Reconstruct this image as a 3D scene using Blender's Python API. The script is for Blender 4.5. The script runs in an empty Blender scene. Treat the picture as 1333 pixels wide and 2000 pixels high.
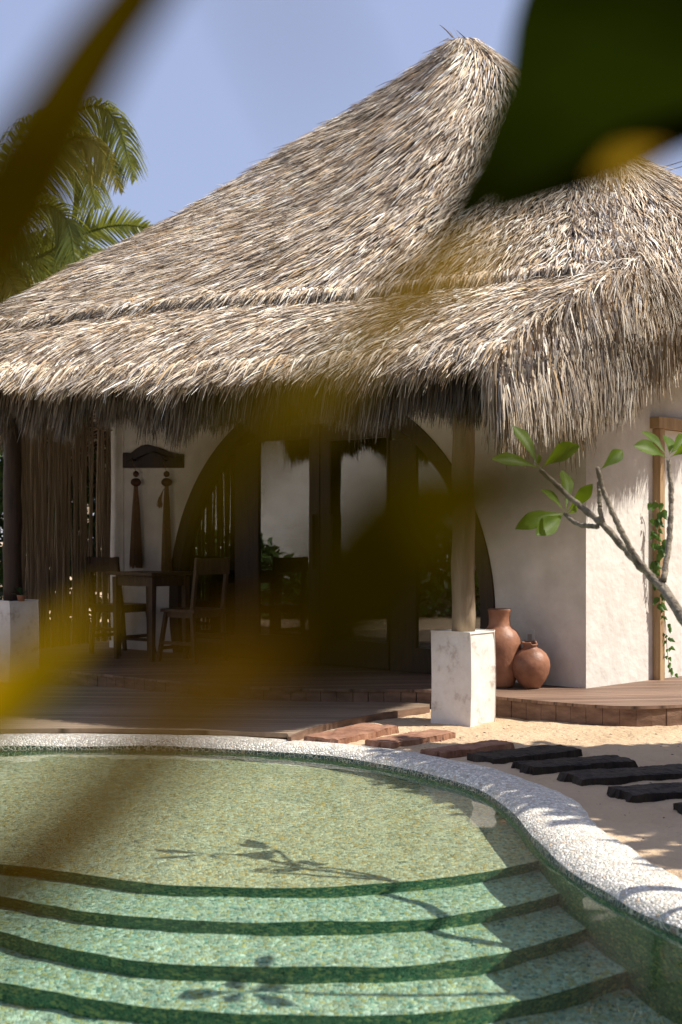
import bpy, bmesh, math, random
import numpy as np
from mathutils import Vector, Matrix
R = math.radians
S = bpy.context.scene
COL = S.collection
rng = np.random.default_rng(7)
random.seed(7)

# ------------------------------------------------------------------ camera
F = 2600.0          # focal length in photograph pixels (2000 px tall)
CH = 1.2            # camera height
cd = bpy.data.cameras.new('camera'); cam = bpy.data.objects.new('camera', cd); COL.objects.link(cam)
cam.location = (0, 0, CH); cam.rotation_euler = (R(90), 0, 0)
cd.sensor_fit = 'VERTICAL'; cd.sensor_height = 36; cd.lens = 36 * F / 2000; cd.shift_y = 0.028
cd.clip_start = 0.02; cd.clip_end = 3000
cd.dof.use_dof = True; cd.dof.focus_distance = 8.2; cd.dof.aperture_fstop = 0.0468 / 0.013
S.camera = cam
# ------------------------------------------------------------------ light
SUN_EL = 51.0
W = bpy.data.worlds.new('World'); S.world = W; W.use_nodes = True
sky = W.node_tree.nodes.new('ShaderNodeTexSky'); sky.sky_type = 'NISHITA'; sky.sun_disc = False
sky.sun_elevation = R(SUN_EL); sky.sun_rotation = R(96); sky.air_density = 1.0; sky.dust_density = 2.2; sky.ozone_density = 2.0
wn_ = W.node_tree; pale = wn_.nodes.new('ShaderNodeMixRGB'); pale.inputs[0].default_value = .6; pale.inputs[2].default_value = (3.5, 3.95, 6.0, 1)
wn_.links.new(sky.outputs[0], pale.inputs[1])
wtc = wn_.nodes.new('ShaderNodeTexCoord'); wno = wn_.nodes.new('ShaderNodeTexNoise'); wno.inputs['Scale'].default_value = 5.5; wno.inputs['Detail'].default_value = 7
wmp = wn_.nodes.new('ShaderNodeMapping'); wmp.inputs['Scale'].default_value = (1, 1, 2.6); wmp.inputs['Location'].default_value = (.13, 0, -.02)
wn_.links.new(wtc.outputs['Generated'], wmp.inputs[0]); wn_.links.new(wmp.outputs[0], wno.inputs['Vector'])
wsx = wn_.nodes.new('ShaderNodeSeparateXYZ'); wn_.links.new(wtc.outputs['Generated'], wsx.inputs[0])
wlo = wn_.nodes.new('ShaderNodeMapRange'); wlo.inputs['From Min'].default_value = .33; wlo.inputs['From Max'].default_value = .20; wlo.inputs['To Min'].default_value = -.3; wlo.inputs['To Max'].default_value = .16
wn_.links.new(wsx.outputs['Z'], wlo.inputs[0]); wad = wn_.nodes.new('ShaderNodeMath'); wad.operation = 'ADD'; wn_.links.new(wno.outputs[0], wad.inputs[0]); wn_.links.new(wlo.outputs[0], wad.inputs[1])
wcr = wn_.nodes.new('ShaderNodeValToRGB'); wcr.color_ramp.elements[0].position = .54; wcr.color_ramp.elements[1].position = .68; wcr.color_ramp.elements[1].color = (.8, .8, .8, 1)
wn_.links.new(wad.outputs[0], wcr.inputs[0]); wcl = wn_.nodes.new('ShaderNodeMixRGB'); wcl.inputs[2].default_value = (6.2, 6.0, 6.3, 1)
wn_.links.new(wcr.outputs[0], wcl.inputs[0]); wn_.links.new(pale.outputs[0], wcl.inputs[1])
W.node_tree.links.new(wcl.outputs[0], W.node_tree.nodes['Background'].inputs[0])
W.node_tree.nodes['Background'].inputs[1].default_value = 0.1
sl = bpy.data.lights.new('sun', 'SUN'); sun = bpy.data.objects.new('sun', sl); COL.objects.link(sun)
sl.energy = 5.0; sl.angle = R(0.5); sl.color = (1.0, 0.93, 0.82)
sun.rotation_euler = (0, R(90 - SUN_EL), R(-6)); sun.location = (8, 5, 10)
sl.cycles.is_caustics_light = True
S.view_settings.view_transform = 'Standard'; S.view_settings.look = 'None'
S.view_settings.exposure = 0.55; S.view_settings.gamma = 1.0; S.view_settings.use_curve_mapping = False
S.cycles.max_bounces = 10; S.cycles.transparent_max_bounces = 12; S.cycles.transmission_bounces = 8

# ------------------------------------------------------------------ helpers
def at(px, py, Y):                       # image ray at depth Y
    return Vector(((px - 666.5) * Y / F, Y, CH - (py - 1056) * Y / F))
def gr(px, py, z=0.0):                   # image ray on a level plane
    return at(px, py, (CH - z) * F / (py - 1056))
def N(nt, t, **kw):
    n = nt.nodes.new(t)
    for k, v in kw.items():
        if k in n.inputs: n.inputs[k].default_value = v
        else: setattr(n, k, v)
    return n
def mat(name, col=(.5, .5, .5), rough=.8, spec=.3):
    m = bpy.data.materials.new(name); m.use_nodes = True
    p = m.node_tree.nodes['Principled BSDF']
    p.inputs['Base Color'].default_value = (*col, 1); p.inputs['Roughness'].default_value = rough
    p.inputs['Specular IOR Level'].default_value = spec
    return m, m.node_tree, p
def ramp(nt, stops, interp='LINEAR'):
    r = nt.nodes.new('ShaderNodeValToRGB'); cr = r.color_ramp; cr.interpolation = interp
    while len(cr.elements) > 1: cr.elements.remove(cr.elements[-1])
    cr.elements[0].position = stops[0][0]; cr.elements[0].color = (*stops[0][1], 1)
    for p, c in stops[1:]:
        e = cr.elements.new(p); e.color = (*c, 1)
    return r
def noisy(name, c1, c2, scale=8, rough=.8, bump=.3, bscale=60, stretch=(1, 1, 1), spec=.3, detail=6, dist=.01):
    m, nt, p = mat(name, c1, rough, spec)
    tc = N(nt, 'ShaderNodeTexCoord'); mp = N(nt, 'ShaderNodeMapping'); mp.inputs['Scale'].default_value = stretch
    nt.links.new(tc.outputs['Object'], mp.inputs[0])
    n = N(nt, 'ShaderNodeTexNoise', Scale=scale, Detail=detail, Roughness=.6); nt.links.new(mp.outputs[0], n.inputs['Vector'])
    r = ramp(nt, [(.32, c1), (.68, c2)]); nt.links.new(n.outputs[0], r.inputs[0]); nt.links.new(r.outputs[0], p.inputs['Base Color'])
    if bump:
        b = N(nt, 'ShaderNodeBump', Strength=bump, Distance=dist); n2 = N(nt, 'ShaderNodeTexNoise', Scale=bscale, Detail=5)
        nt.links.new(mp.outputs[0], n2.inputs['Vector']); nt.links.new(n2.outputs[0], b.inputs['Height']); nt.links.new(b.outputs[0], p.inputs['Normal'])
    return m
def link(name, me, m=None, parent=None):
    o = bpy.data.objects.new(name, me); COL.objects.link(o)
    if m is not None:
        for q in (m if isinstance(m, (list, tuple)) else [m]): me.materials.append(q)
    if parent is not None: o.parent = parent
    return o
def mesh(name, v, f, m=None, parent=None, smooth=False):
    me = bpy.data.meshes.new(name)
    me.from_pydata([tuple(map(float, q)) for q in v], [], [tuple(map(int, q)) for q in f]); me.update()
    if smooth: me.shade_smooth()
    return link(name, me, m, parent)
def npmesh(name, v, f, m=None, parent=None, smooth=False, col=None):
    """v (n,3), f (k,4) quads, col (n,3) per vertex colour"""
    me = bpy.data.meshes.new(name); n, k = len(v), len(f)
    me.vertices.add(n); me.vertices.foreach_set('co', np.ascontiguousarray(v, dtype=np.float32).ravel())
    me.loops.add(k * 4); me.loops.foreach_set('vertex_index', np.ascontiguousarray(f, dtype=np.int32).ravel())
    me.polygons.add(k); me.polygons.foreach_set('loop_start', np.arange(k, dtype=np.int32) * 4)
    me.polygons.foreach_set('use_smooth', np.full(k, smooth))
    me.update(calc_edges=True); me.validate()
    if col is not None:
        a = me.color_attributes.new('tone', 'FLOAT_COLOR', 'POINT')
        a.data.foreach_set('color', np.concatenate([col, np.ones((n, 1))], 1).astype(np.float32).ravel())
    return link(name, me, m, parent)
def from_bm(name, bm, m=None, parent=None, smooth=False, bevel=0, seg=2):
    me = bpy.data.meshes.new(name)
    if bevel: bmesh.ops.bevel(bm, geom=[e for e in bm.edges if e.is_manifold and e.calc_face_angle(0) > .5], offset=bevel, segments=seg, affect='EDGES', clamp_overlap=True)
    bmesh.ops.recalc_face_normals(bm, faces=bm.faces)
    bm.to_mesh(me); bm.free()
    if smooth: me.shade_smooth()
    return link(name, me, m, parent)
def thing(name, label, cat, loc=(0, 0, 0), group=None, kind=None):
    o = bpy.data.objects.new(name, None); COL.objects.link(o); o.location = loc; o.empty_display_size = .1
    return tag(o, label, cat, group, kind)
def tag(o, label=None, cat=None, group=None, kind=None):
    if label: o['label'] = label
    if cat: o['category'] = cat
    if group: o['group'] = group
    if kind: o['kind'] = kind
    return o
def box(bm, c, u, v, w):
    """box centred c with half-vectors u,v,w"""
    c, u, v, w = map(Vector, (c, u, v, w)); vs = []
    for a in (-1, 1):
        for b in (-1, 1):
            for d in (-1, 1): vs.append(bm.verts.new(c + u * a + v * b + w * d))
    for q in ((0, 1, 3, 2), (4, 6, 7, 5), (0, 4, 5, 1), (2, 3, 7, 6), (0, 2, 6, 4), (1, 5, 7, 3)): bm.faces.new([vs[i] for i in q])
def bar(bm, a, b, w, d=None, w2=None):
    """square bar from a to b"""
    a, b = Vector(a), Vector(b); d = d or w; k = (b - a).normalized()
    s = k.cross(Vector((0, 0, 1)));
    if s.length < .2: s = Vector((1, 0, 0)) - k * k.x
    s.normalize(); t = k.cross(s); w2 = w2 or w; r = w2 / w; vs = []
    for p, q in ((a, 1), (b, r)):
        for i, j in ((-1, -1), (1, -1), (1, 1), (-1, 1)): vs.append(bm.verts.new(p + s * i * w / 2 * q + t * j * d / 2 * q))
    for q in ((0, 3, 2, 1), (4, 5, 6, 7), (0, 1, 5, 4), (1, 2, 6, 5), (2, 3, 7, 6), (3, 0, 4, 7)): bm.faces.new([vs[i] for i in q])
def prism(bm, pts, z0, z1):
    n = len(pts); a = [bm.verts.new((p[0], p[1], z0)) for p in pts]; b = [bm.verts.new((p[0], p[1], z1)) for p in pts]
    bm.faces.new(a[::-1]); top = bm.faces.new(b)
    for i in range(n): bm.faces.new((a[i], a[(i + 1) % n], b[(i + 1) % n], b[i]))
    return top
def tube_arrays(path, rad, n=8, wob=0.0):
    P = np.array([tuple(p) for p in path], float); m = len(P)
    T = np.gradient(P, axis=0); T /= np.linalg.norm(T, axis=1)[:, None] + 1e-9
    up = np.array([0, 0, 1.]) if abs(T[0][2]) < .9 else np.array([1., 0, 0]); v = []
    for i in range(m):
        s = np.cross(T[i], up); s /= np.linalg.norm(s) + 1e-9; t = np.cross(s, T[i]); up = t
        for k in range(n):
            a = 2 * math.pi * k / n; r = rad[i] * (1 + wob * rng.uniform(-1, 1)); v.append(P[i] + (s * math.cos(a) + t * math.sin(a)) * r)
    f = [(i * n + k, i * n + (k + 1) % n, (i + 1) * n + (k + 1) % n, (i + 1) * n + k) for i in range(m - 1) for k in range(n)]
    v.append(P[0]); v.append(P[-1]); c0, c1 = len(v) - 2, len(v) - 1
    f += [(c0, (k + 1) % n, k) for k in range(n)] + [(c1, (m - 1) * n + k, (m - 1) * n + (k + 1) % n) for k in range(n)]
    return v, f
def tube(name, path, rad, m, parent=None, n=8, wob=0.0):
    v, f = tube_arrays(path, rad, n, wob); return mesh(name, v, f, m, parent, True)
def cat(P, n):
    """Catmull-Rom resample of points P (k,d) to n samples, uniform in chord length"""
    P = np.array([tuple(p) for p in P], float); k = len(P)
    if k == 2: t = np.linspace(0, 1, n)[:, None]; return P[0] * (1 - t) + P[1] * t
    Q = np.vstack([2 * P[0] - P[1], P, 2 * P[-1] - P[-2]])
    L = np.concatenate([[0], np.cumsum(np.linalg.norm(np.diff(P, axis=0), axis=1))]); s = np.linspace(0, L[-1], n)
    i = np.clip(np.searchsorted(L, s, 'right') - 1, 0, k - 2); t = ((s - L[i]) / (L[i + 1] - L[i] + 1e-9))[:, None]
    a, b, c, d = Q[i], Q[i + 1], Q[i + 2], Q[i + 3]
    return .5 * (2 * b + (c - a) * t + (2 * a - 5 * b + 4 * c - d) * t ** 2 + (-a + 3 * b - 3 * c + d) * t ** 3)
def lathe(name, prof, m, parent=None, loc=(0, 0, 0), n=40, squash=.012):
    v = []; 
    for r, z in prof:
        for k in range(n):
            a = 2 * math.pi * k / n; q = r * (1 + squash * math.sin(2 * a + 5 * z))
            v.append((q * math.cos(a), q * math.sin(a), z))
    M = len(prof); f = [(i * n + k, i * n + (k + 1) % n, (i + 1) * n + (k + 1) % n, (i + 1) * n + k) for i in range(M - 1) for k in range(n)]
    f.append(tuple(range(n))[::-1]); f.append(tuple((M - 1) * n + k for k in range(n)))
    o = mesh(name, v, f, m, parent, True); o.location = loc; return o
def snoise(x, y, s, seed=0):
    """cheap smooth noise"""
    r = np.random.default_rng(seed); z = 0
    for k in range(7):
        a = r.uniform(0, 2 * np.pi); q = s * r.uniform(.6, 1.7); z = z + np.sin((x * np.cos(a) + y * np.sin(a)) * q + r.uniform(0, 6.28))
    return z / 3.5

# ------------------------------------------------------------------ materials
plaster = noisy('plaster', (.61, .575, .53), (.74, .71, .665), 5, .9, .45, 14, spec=.15, dist=.02)
plinth_m, nt, p = mat('plinth_plaster', (.75, .72, .68), .9, .15)
tc = N(nt, 'ShaderNodeTexCoord'); n1 = N(nt, 'ShaderNodeTexNoise', Scale=9, Detail=8, Roughness=.7); nt.links.new(tc.outputs['Object'], n1.inputs['Vector'])
r1 = ramp(nt, [(.40, (.76, .73, .69)), (.55, (.70, .665, .62)), (.68, (.44, .38, .33))]); nt.links.new(n1.outputs[0], r1.inputs[0]); nt.links.new(r1.outputs[0], p.inputs['Base Color'])
b = N(nt, 'ShaderNodeBump', Strength=.5, Distance=.012); nt.links.new(n1.outputs[0], b.inputs['Height']); nt.links.new(b.outputs[0], p.inputs['Normal'])
dark_wood = noisy('dark_wood', (.016, .009, .006), (.042, .022, .013), 5, .5, .2, 40, (8, 8, 1), spec=.3)
chair_wood = noisy('chair_wood', (.035, .02, .013), (.08, .045, .027), 6, .5, .15, 40, (6, 6, 1))
post_wood = noisy('post_wood', (.20, .145, .09), (.36, .28, .19), 3.5, .8, .4, 30, (5, 5, .6))
frame_wood = noisy('frame_wood', (.30, .19, .10), (.46, .32, .18), 3.5, .7, .3, 30, (8, 8, .7))
deck_side = noisy('deck_fascia', (.11, .062, .042), (.25, .155, .105), 3, .7, .35, 30, (2, 2, 7))
rust_wood = noisy('weathered_red_sleeper', (.17, .075, .045), (.36, .20, .13), 7, .9, .7, 26, (1, 1, 1), dist=.012)
char_wood = noisy('charred_sleeper', (.010, .008, .007), (.05, .036, .027), 9, .75, .7, 26, (1, 1, 1), dist=.012)
clay = noisy('terracotta', (.17, .07, .04), (.40, .19, .11), 5, .5, .3, 34, spec=.4)
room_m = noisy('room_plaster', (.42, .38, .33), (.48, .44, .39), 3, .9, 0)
cane = noisy('cane', (.15, .11, .07), (.36, .27, .18), 4, .6, .2, 40, (25, 25, .6))
rope = noisy('jute', (.17, .10, .05), (.27, .17, .09), 30, .9, .6, 90, (4, 4, 1))
bead_m = noisy('bead', (.05, .022, .014), (.09, .04, .022), 12, .5, .2)
trunk_m = noisy('palm_bark', (.13, .10, .075), (.25, .20, .15), 6, .9, .8, 14, (1, 1, 4))
plume_bark = noisy('frangipani_bark', (.09, .075, .055), (.34, .29, .22), 22, .9, 1.0, 60, (1, 1, 1), dist=.012)
metal_m, _, p = mat('grey_wire', (.05, .05, .05), .5)
white_pl, _, p = mat('white_plastic', (.7, .7, .68), .4)
curtain_m, nt, p = mat('curtain_cloth', (.62, .60, .55), .9, .1)

# deck boards: grain and seams along one direction
def deck_mat(name, ang, c1, c2):
    m, nt, p = mat(name, c1, .65, .3); tc = N(nt, 'ShaderNodeTexCoord'); mp = N(nt, 'ShaderNodeMapping'); mp.inputs['Rotation'].default_value = (0, 0, R(ang))
    nt.links.new(tc.outputs['Object'], mp.inputs[0]); sx = N(nt, 'ShaderNodeSeparateXYZ'); nt.links.new(mp.outputs[0], sx.inputs[0])
    mu = N(nt, 'ShaderNodeMath', operation='MULTIPLY'); mu.inputs[1].default_value = 1 / .095; nt.links.new(sx.outputs['Y'], mu.inputs[0])
    fr = N(nt, 'ShaderNodeMath', operation='FRACT'); nt.links.new(mu.outputs[0], fr.inputs[0])
    fl = N(nt, 'ShaderNodeMath', operation='FLOOR'); nt.links.new(mu.outputs[0], fl.inputs[0])
    wn = N(nt, 'ShaderNodeTexWhiteNoise', noise_dimensions='1D'); nt.links.new(fl.outputs[0], wn.inputs['W'])
    m2 = N(nt, 'ShaderNodeMapping'); m2.inputs['Scale'].default_value = (1.5, 30, 1); nt.links.new(mp.outputs[0], m2.inputs[0])
    n = N(nt, 'ShaderNodeTexNoise', Scale=2.2, Detail=6, Roughness=.65); nt.links.new(m2.outputs[0], n.inputs['Vector'])
    ad = N(nt, 'ShaderNodeMath', operation='MULTIPLY_ADD'); ad.inputs[1].default_value = .35; nt.links.new(wn.outputs[0], ad.inputs[0]); nt.links.new(n.outputs[0], ad.inputs[2])
    r = ramp(nt, [(.4, c1), (.85, c2)]); nt.links.new(ad.outputs[0], r.inputs[0])
    gp = ramp(nt, [(0, (0, 0, 0)), (.06, (1, 1, 1)), (.95, (1, 1, 1)), (1, (0, 0, 0))]); nt.links.new(fr.outputs[0], gp.inputs[0])
    mx = N(nt, 'ShaderNodeMixRGB', blend_type='MULTIPLY'); mx.inputs[0].default_value = .75; nt.links.new(r.outputs[0], mx.inputs[1]); nt.links.new(gp.outputs[0], mx.inputs[2])
    nt.links.new(mx.outputs[0], p.inputs['Base Color'])
    b = N(nt, 'ShaderNodeBump', Strength=.6, Distance=.006); nt.links.new(gp.outputs[0], b.inputs['Height']); nt.links.new(b.outputs[0], p.inputs['Normal'])
    return m
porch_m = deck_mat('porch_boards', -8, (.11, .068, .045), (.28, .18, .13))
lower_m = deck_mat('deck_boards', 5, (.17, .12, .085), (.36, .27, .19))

# sand
sand_m, nt, p = mat('sand', (.45, .33, .22), .95, .1)
tc = N(nt, 'ShaderNodeTexCoord'); n = N(nt, 'ShaderNodeTexNoise', Scale=1.6, Detail=6); nt.links.new(tc.outputs['Object'], n.inputs['Vector'])
r = ramp(nt, [(.3, (.54, .39, .25)), (.7, (.64, .49, .33))]); nt.links.new(n.outputs[0], r.inputs[0])
n3 = N(nt, 'ShaderNodeTexNoise', Scale=38, Detail=3, Roughness=.7); nt.links.new(tc.outputs['Object'], n3.inputs['Vector'])
r3 = ramp(nt, [(.66, (1, 1, 1)), (.74, (.42, .36, .30))]); nt.links.new(n3.outputs[0], r3.inputs[0])
mx = N(nt, 'ShaderNodeMixRGB', blend_type='MULTIPLY'); mx.inputs[0].default_value = .8; nt.links.new(r.outputs[0], mx.inputs[1]); nt.links.new(r3.outputs[0], mx.inputs[2]); nt.links.new(mx.outputs[0], p.inputs['Base Color'])
n2 = N(nt, 'ShaderNodeTexNoise', Scale=14, Detail=9, Roughness=.62); nt.links.new(tc.outputs['Object'], n2.inputs['Vector'])
b = N(nt, 'ShaderNodeBump', Strength=.9, Distance=.05); nt.links.new(n2.outputs[0], b.inputs['Height']); nt.links.new(b.outputs[0], p.inputs['Normal'])

# pebbles
def pebble(name, scale, stops, grout, bump=1.0, dist=.006, rough=.5, gw=.08, patch=None):
    m, nt, p = mat(name, grout, rough, .4); tc = N(nt, 'ShaderNodeTexCoord')
    nz = N(nt, 'ShaderNodeTexNoise', Scale=scale * .5, Detail=1); nt.links.new(tc.outputs['Object'], nz.inputs['Vector'])
    mxv = N(nt, 'ShaderNodeMixRGB', blend_type='ADD'); mxv.inputs[0].default_value = .25 / scale * 2; nt.links.new(tc.outputs['Object'], mxv.inputs[1]); nt.links.new(nz.outputs['Color'], mxv.inputs[2])
    v = N(nt, 'ShaderNodeTexVoronoi', Scale=scale); v.feature = 'F1'; nt.links.new(mxv.outputs[0], v.inputs['Vector'])
    e = N(nt, 'ShaderNodeTexVoronoi', Scale=scale); e.feature = 'DISTANCE_TO_EDGE'; nt.links.new(mxv.outputs[0], e.inputs['Vector'])
    sp = N(nt, 'ShaderNodeSeparateColor'); nt.links.new(v.outputs['Color'], sp.inputs[0])
    r = ramp(nt, stops, 'CONSTANT'); nt.links.new(sp.outputs[0], r.inputs[0])
    hs = N(nt, 'ShaderNodeHueSaturation'); mr = N(nt, 'ShaderNodeMapRange'); mr.inputs['To Min'].default_value = .65; mr.inputs['To Max'].default_value = 1.25
    nt.links.new(sp.outputs[1], mr.inputs[0]); nt.links.new(mr.outputs[0], hs.inputs['Value']); nt.links.new(r.outputs[0], hs.inputs['Color'])
    src = hs.outputs[0]
    if patch:
        pn = N(nt, 'ShaderNodeTexNoise', Scale=1.3, Detail=4); nt.links.new(tc.outputs['Object'], pn.inputs['Vector'])
        pr = ramp(nt, [(.35, (1, 1, 1)), (.7, patch)]); nt.links.new(pn.outputs[0], pr.inputs[0])
        pm = N(nt, 'ShaderNodeMixRGB', blend_type='MULTIPLY'); pm.inputs[0].default_value = 1; nt.links.new(src, pm.inputs[1]); nt.links.new(pr.outputs[0], pm.inputs[2]); src = pm.outputs[0]
    g = ramp(nt, [(gw * .5, (1, 1, 1)), (gw * 1.3, (0, 0, 0))]); nt.links.new(e.outputs['Distance'], g.inputs[0])
    mx = N(nt, 'ShaderNodeMixRGB'); nt.links.new(g.outputs[0], mx.inputs[0]); nt.links.new(src, mx.inputs[1]); mx.inputs[2].default_value = (*grout, 1)
    nt.links.new(mx.outputs[0], p.inputs['Base Color'])
    h = ramp(nt, [(0, (0, 0, 0)), (.12, (.55, .55, .55)), (.4, (1, 1, 1))]); nt.links.new(e.outputs['Distance'], h.inputs[0])
    b = N(nt, 'ShaderNodeBump', Strength=bump, Distance=dist); nt.links.new(h.outputs[0], b.inputs['Height']); nt.links.new(b.outputs[0], p.inputs['Normal'])
    return m
cop_m = pebble('white_pebble_coping', 66, [(0, (.86, .82, .73)), (.3, (.78, .73, .63)), (.5, (.68, .65, .58)), (.62, (.88, .85, .78)), (.84, (.66, .50, .35)), (.88, (.48, .50, .46)), (.92, (.82, .74, .62))], (.50, .48, .42), .8, .007, .5, .07)
line_m = pebble('waterline_pebble', 44, [(0, (.045, .085, .07)), (.35, (.07, .11, .085)), (.6, (.11, .14, .10)), (.8, (.05, .10, .09)), (.93, (.25, .22, .15))], (.45, .46, .36), .8, .006, .35, .07)  # dark teal is part algae, part shade of the face put into the colour
POOLST = [(0, (.84, .68, .46)), (.2, (.66, .44, .18)), (.36, (.88, .76, .58)), (.52, (.34, .34, .28)), (.64, (.80, .52, .20)), (.74, (.62, .60, .52)), (.9, (.90, .84, .74))]
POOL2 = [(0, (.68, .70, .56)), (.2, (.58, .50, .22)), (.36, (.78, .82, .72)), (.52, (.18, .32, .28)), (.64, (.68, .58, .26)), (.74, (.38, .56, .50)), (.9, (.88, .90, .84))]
floor_m = pebble('pool_pebble', 64, POOLST, (.90, .84, .68), .8, .008, .5, .075, (1.0, .94, .84))
floor2_m = pebble('pool_pebble_depth_tint', 64, POOL2, (.80, .86, .76), .8, .008, .5, .075, (.80, .93, .93))  # greener mix paints in the light absorbed by deeper water
pool_shade_m = pebble('pool_shade_pebble', 64, [(0, (.06, .22, .14)), (.3, (.025, .14, .10)), (.6, (.10, .25, .15)), (.80, (.40, .46, .20))], (.26, .44, .30), .7, .006, .5, .05)  # dark green has the underwater shade of risers, wall and floor painted in

# water: clear, slightly green, real refraction
water_m = bpy.data.materials.new('pool_water'); water_m.use_nodes = True; nt = water_m.node_tree; nt.nodes.clear()
wo_ = N(nt, 'ShaderNodeOutputMaterial'); wr = N(nt, 'ShaderNodeBsdfRefraction', Roughness=0.0, IOR=1.333); wr.inputs['Color'].default_value = (.81, .935, .845, 1)
wg = N(nt, 'ShaderNodeBsdfGlossy', Roughness=0.0); wg.inputs[0].default_value = (1, 1, 1, 1); wf = N(nt, 'ShaderNodeFresnel', IOR=1.333); wm = N(nt, 'ShaderNodeMath', operation='MULTIPLY'); wm.inputs[1].default_value = .62
wx = N(nt, 'ShaderNodeMixShader'); nt.links.new(wf.outputs[0], wm.inputs[0]); nt.links.new(wm.outputs[0], wx.inputs[0]); nt.links.new(wr.outputs[0], wx.inputs[1]); nt.links.new(wg.outputs[0], wx.inputs[2]); nt.links.new(wx.outputs[0], wo_.inputs[0])

# glass
glass_m = bpy.data.materials.new('door_glass'); glass_m.use_nodes = True; nt = glass_m.node_tree; nt.nodes.clear()
o_ = N(nt, 'ShaderNodeOutputMaterial'); mx = N(nt, 'ShaderNodeMixShader'); tr = N(nt, 'ShaderNodeBsdfTransparent'); tr.inputs[0].default_value = (.80, .84, .80, 1)
gl = N(nt, 'ShaderNodeBsdfGlossy', Roughness=.004); gl.inputs[0].default_value = (.95, .95, .95, 1); fr = N(nt, 'ShaderNodeFresnel', IOR=2.1)
nzz = N(nt, 'ShaderNodeTexNoise', Scale=1.4, Detail=1); bb = N(nt, 'ShaderNodeBump', Strength=.12, Distance=.01); nt.links.new(nzz.outputs[0], bb.inputs['Height']); nt.links.new(bb.outputs[0], gl.inputs['Normal'])
nt.links.new(fr.outputs[0], mx.inputs[0]); nt.links.new(tr.outputs[0], mx.inputs[1]); nt.links.new(gl.outputs[0], mx.inputs[2]); nt.links.new(mx.outputs[0], o_.inputs[0])

# thatch
thatch_m, nt, p = mat('thatch', (.5, .4, .3), .62, .35)
at_ = N(nt, 'ShaderNodeAttribute'); at_.attribute_name = 'tone'; nt.links.new(at_.outputs['Color'], p.inputs['Base Color'])
thatch_base = noisy('thatch_mat', (.03, .022, .015), (.08, .06, .04), 20, .95, .8, 60, (1, 1, 1), dist=.03)

def leaf_mat(name, c1, c2, trans=.35, scale=12, rough=.4, tcol=None, spec=.4):
    m, nt, p = mat(name, c1, rough, spec); tc = N(nt, 'ShaderNodeTexCoord'); n = N(nt, 'ShaderNodeTexNoise', Scale=scale, Detail=4); nt.links.new(tc.outputs['Object'], n.inputs['Vector'])
    r = ramp(nt, [(.35, c1), (.65, c2)]); nt.links.new(n.outputs[0], r.inputs[0]); nt.links.new(r.outputs[0], p.inputs['Base Color'])
    if trans:
        t = N(nt, 'ShaderNodeBsdfTranslucent')
        if tcol: t.inputs[0].default_value = (*tcol, 1)
        else: nt.links.new(r.outputs[0], t.inputs[0])
        mx = N(nt, 'ShaderNodeMixShader'); mx.inputs[0].default_value = trans
        nt.links.new(p.outputs[0], mx.inputs[1]); nt.links.new(t.outputs[0], mx.inputs[2]); nt.links.new(mx.outputs[0], nt.nodes['Material Output'].inputs[0])
    return m
plume_leaf = leaf_mat('frangipani_leaf', (.055, .105, .008), (.11, .17, .014), .45, 10, .5, (.24, .36, .012), .25)
palm_leaf = leaf_mat('palm_leaf', (.07, .11, .02), (.17, .20, .04), .4, 2, .45, (.30, .32, .04))
palm_yellow = leaf_mat('palm_leaf_yellow', (.24, .22, .03), (.32, .28, .05), .35, 2, .45)
vine_leaf = leaf_mat('vine_leaf', (.05, .12, .02), (.10, .20, .03), .35, 12)
bush_leaf = leaf_mat('bush_leaf', (.03, .07, .015), (.07, .13, .025), .3, 3)

exec_parts = []
# ================================================================== POOL
ZW = -.05
inner_px = [(-200, 1476), (0, 1467), (150, 1464), (300, 1465), (400, 1468), (500, 1474), (600, 1481), (667, 1488), (767, 1505), (842, 1523), (900, 1538), (945, 1556), (980, 1582), (1010, 1610), (1045, 1652), (1085, 1692), (1130, 1726), (1190, 1762), (1250, 1796), (1333, 1832), (1450, 1875)]
outer_px = [(-200, 1437), (0, 1435), (200, 1434), (400, 1438), (560, 1444), (667, 1453), (767, 1463), (820, 1470), (900, 1486), (1000, 1512), (1080, 1537), (1135, 1566), (1165, 1594), (1190, 1622), (1235, 1652), (1285, 1682), (1333, 1712), (1450, 1778)]
inn = [gr(x, y, ZW).xy for x, y in inner_px]; out = [gr(x, y, 0.0).xy for x, y in outer_px]
inn += [Vector(q) for q in ((1.75, 3.45), (2.2, 2.9), (2.3, 2.2), (1.9, 1.55), (1.0, 1.2), (-.6, 1.1), (-2.6, 1.25), (-4.4, 2.0), (-5.3, 3.6), (-5.3, 5.6), (-4.6, 7.0), (-3.6, 7.7))]
out += [Vector(q) for q in ((2.05, 3.75), (2.52, 3.1), (2.63, 2.1), (2.1, 1.3), (1.1, .9), (-.6, .8), (-2.7, .93), (-4.6, 1.75), (-5.62, 3.5), (-5.62, 5.7), (-4.85, 7.25), (-3.75, 8.0))]
PC = np.array([-1.2, 4.4])
NT = 720
def polar(pts):
    P = np.array([tuple(q) for q in pts]); P = np.vstack([P, P[:1]])
    D = cat(P, 3000) - PC; a = np.arctan2(D[:, 1], D[:, 0]); r = np.hypot(D[:, 0], D[:, 1]); o = np.argsort(a); a, r = a[o], r[o]
    th = np.linspace(-np.pi, np.pi, NT, endpoint=False)
    rr = np.interp(th, np.concatenate([a - 2 * np.pi, a, a + 2 * np.pi]), np.tile(r, 3))
    k = np.exp(-np.linspace(-2, 2, 9) ** 2); k /= k.sum(); rr = np.convolve(np.concatenate([rr[-4:], rr, rr[:4]]), k, 'valid')
    return th, rr
TH, RI = polar(inn); _, RO = polar(out)
CT, ST = np.cos(TH), np.sin(TH)
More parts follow.
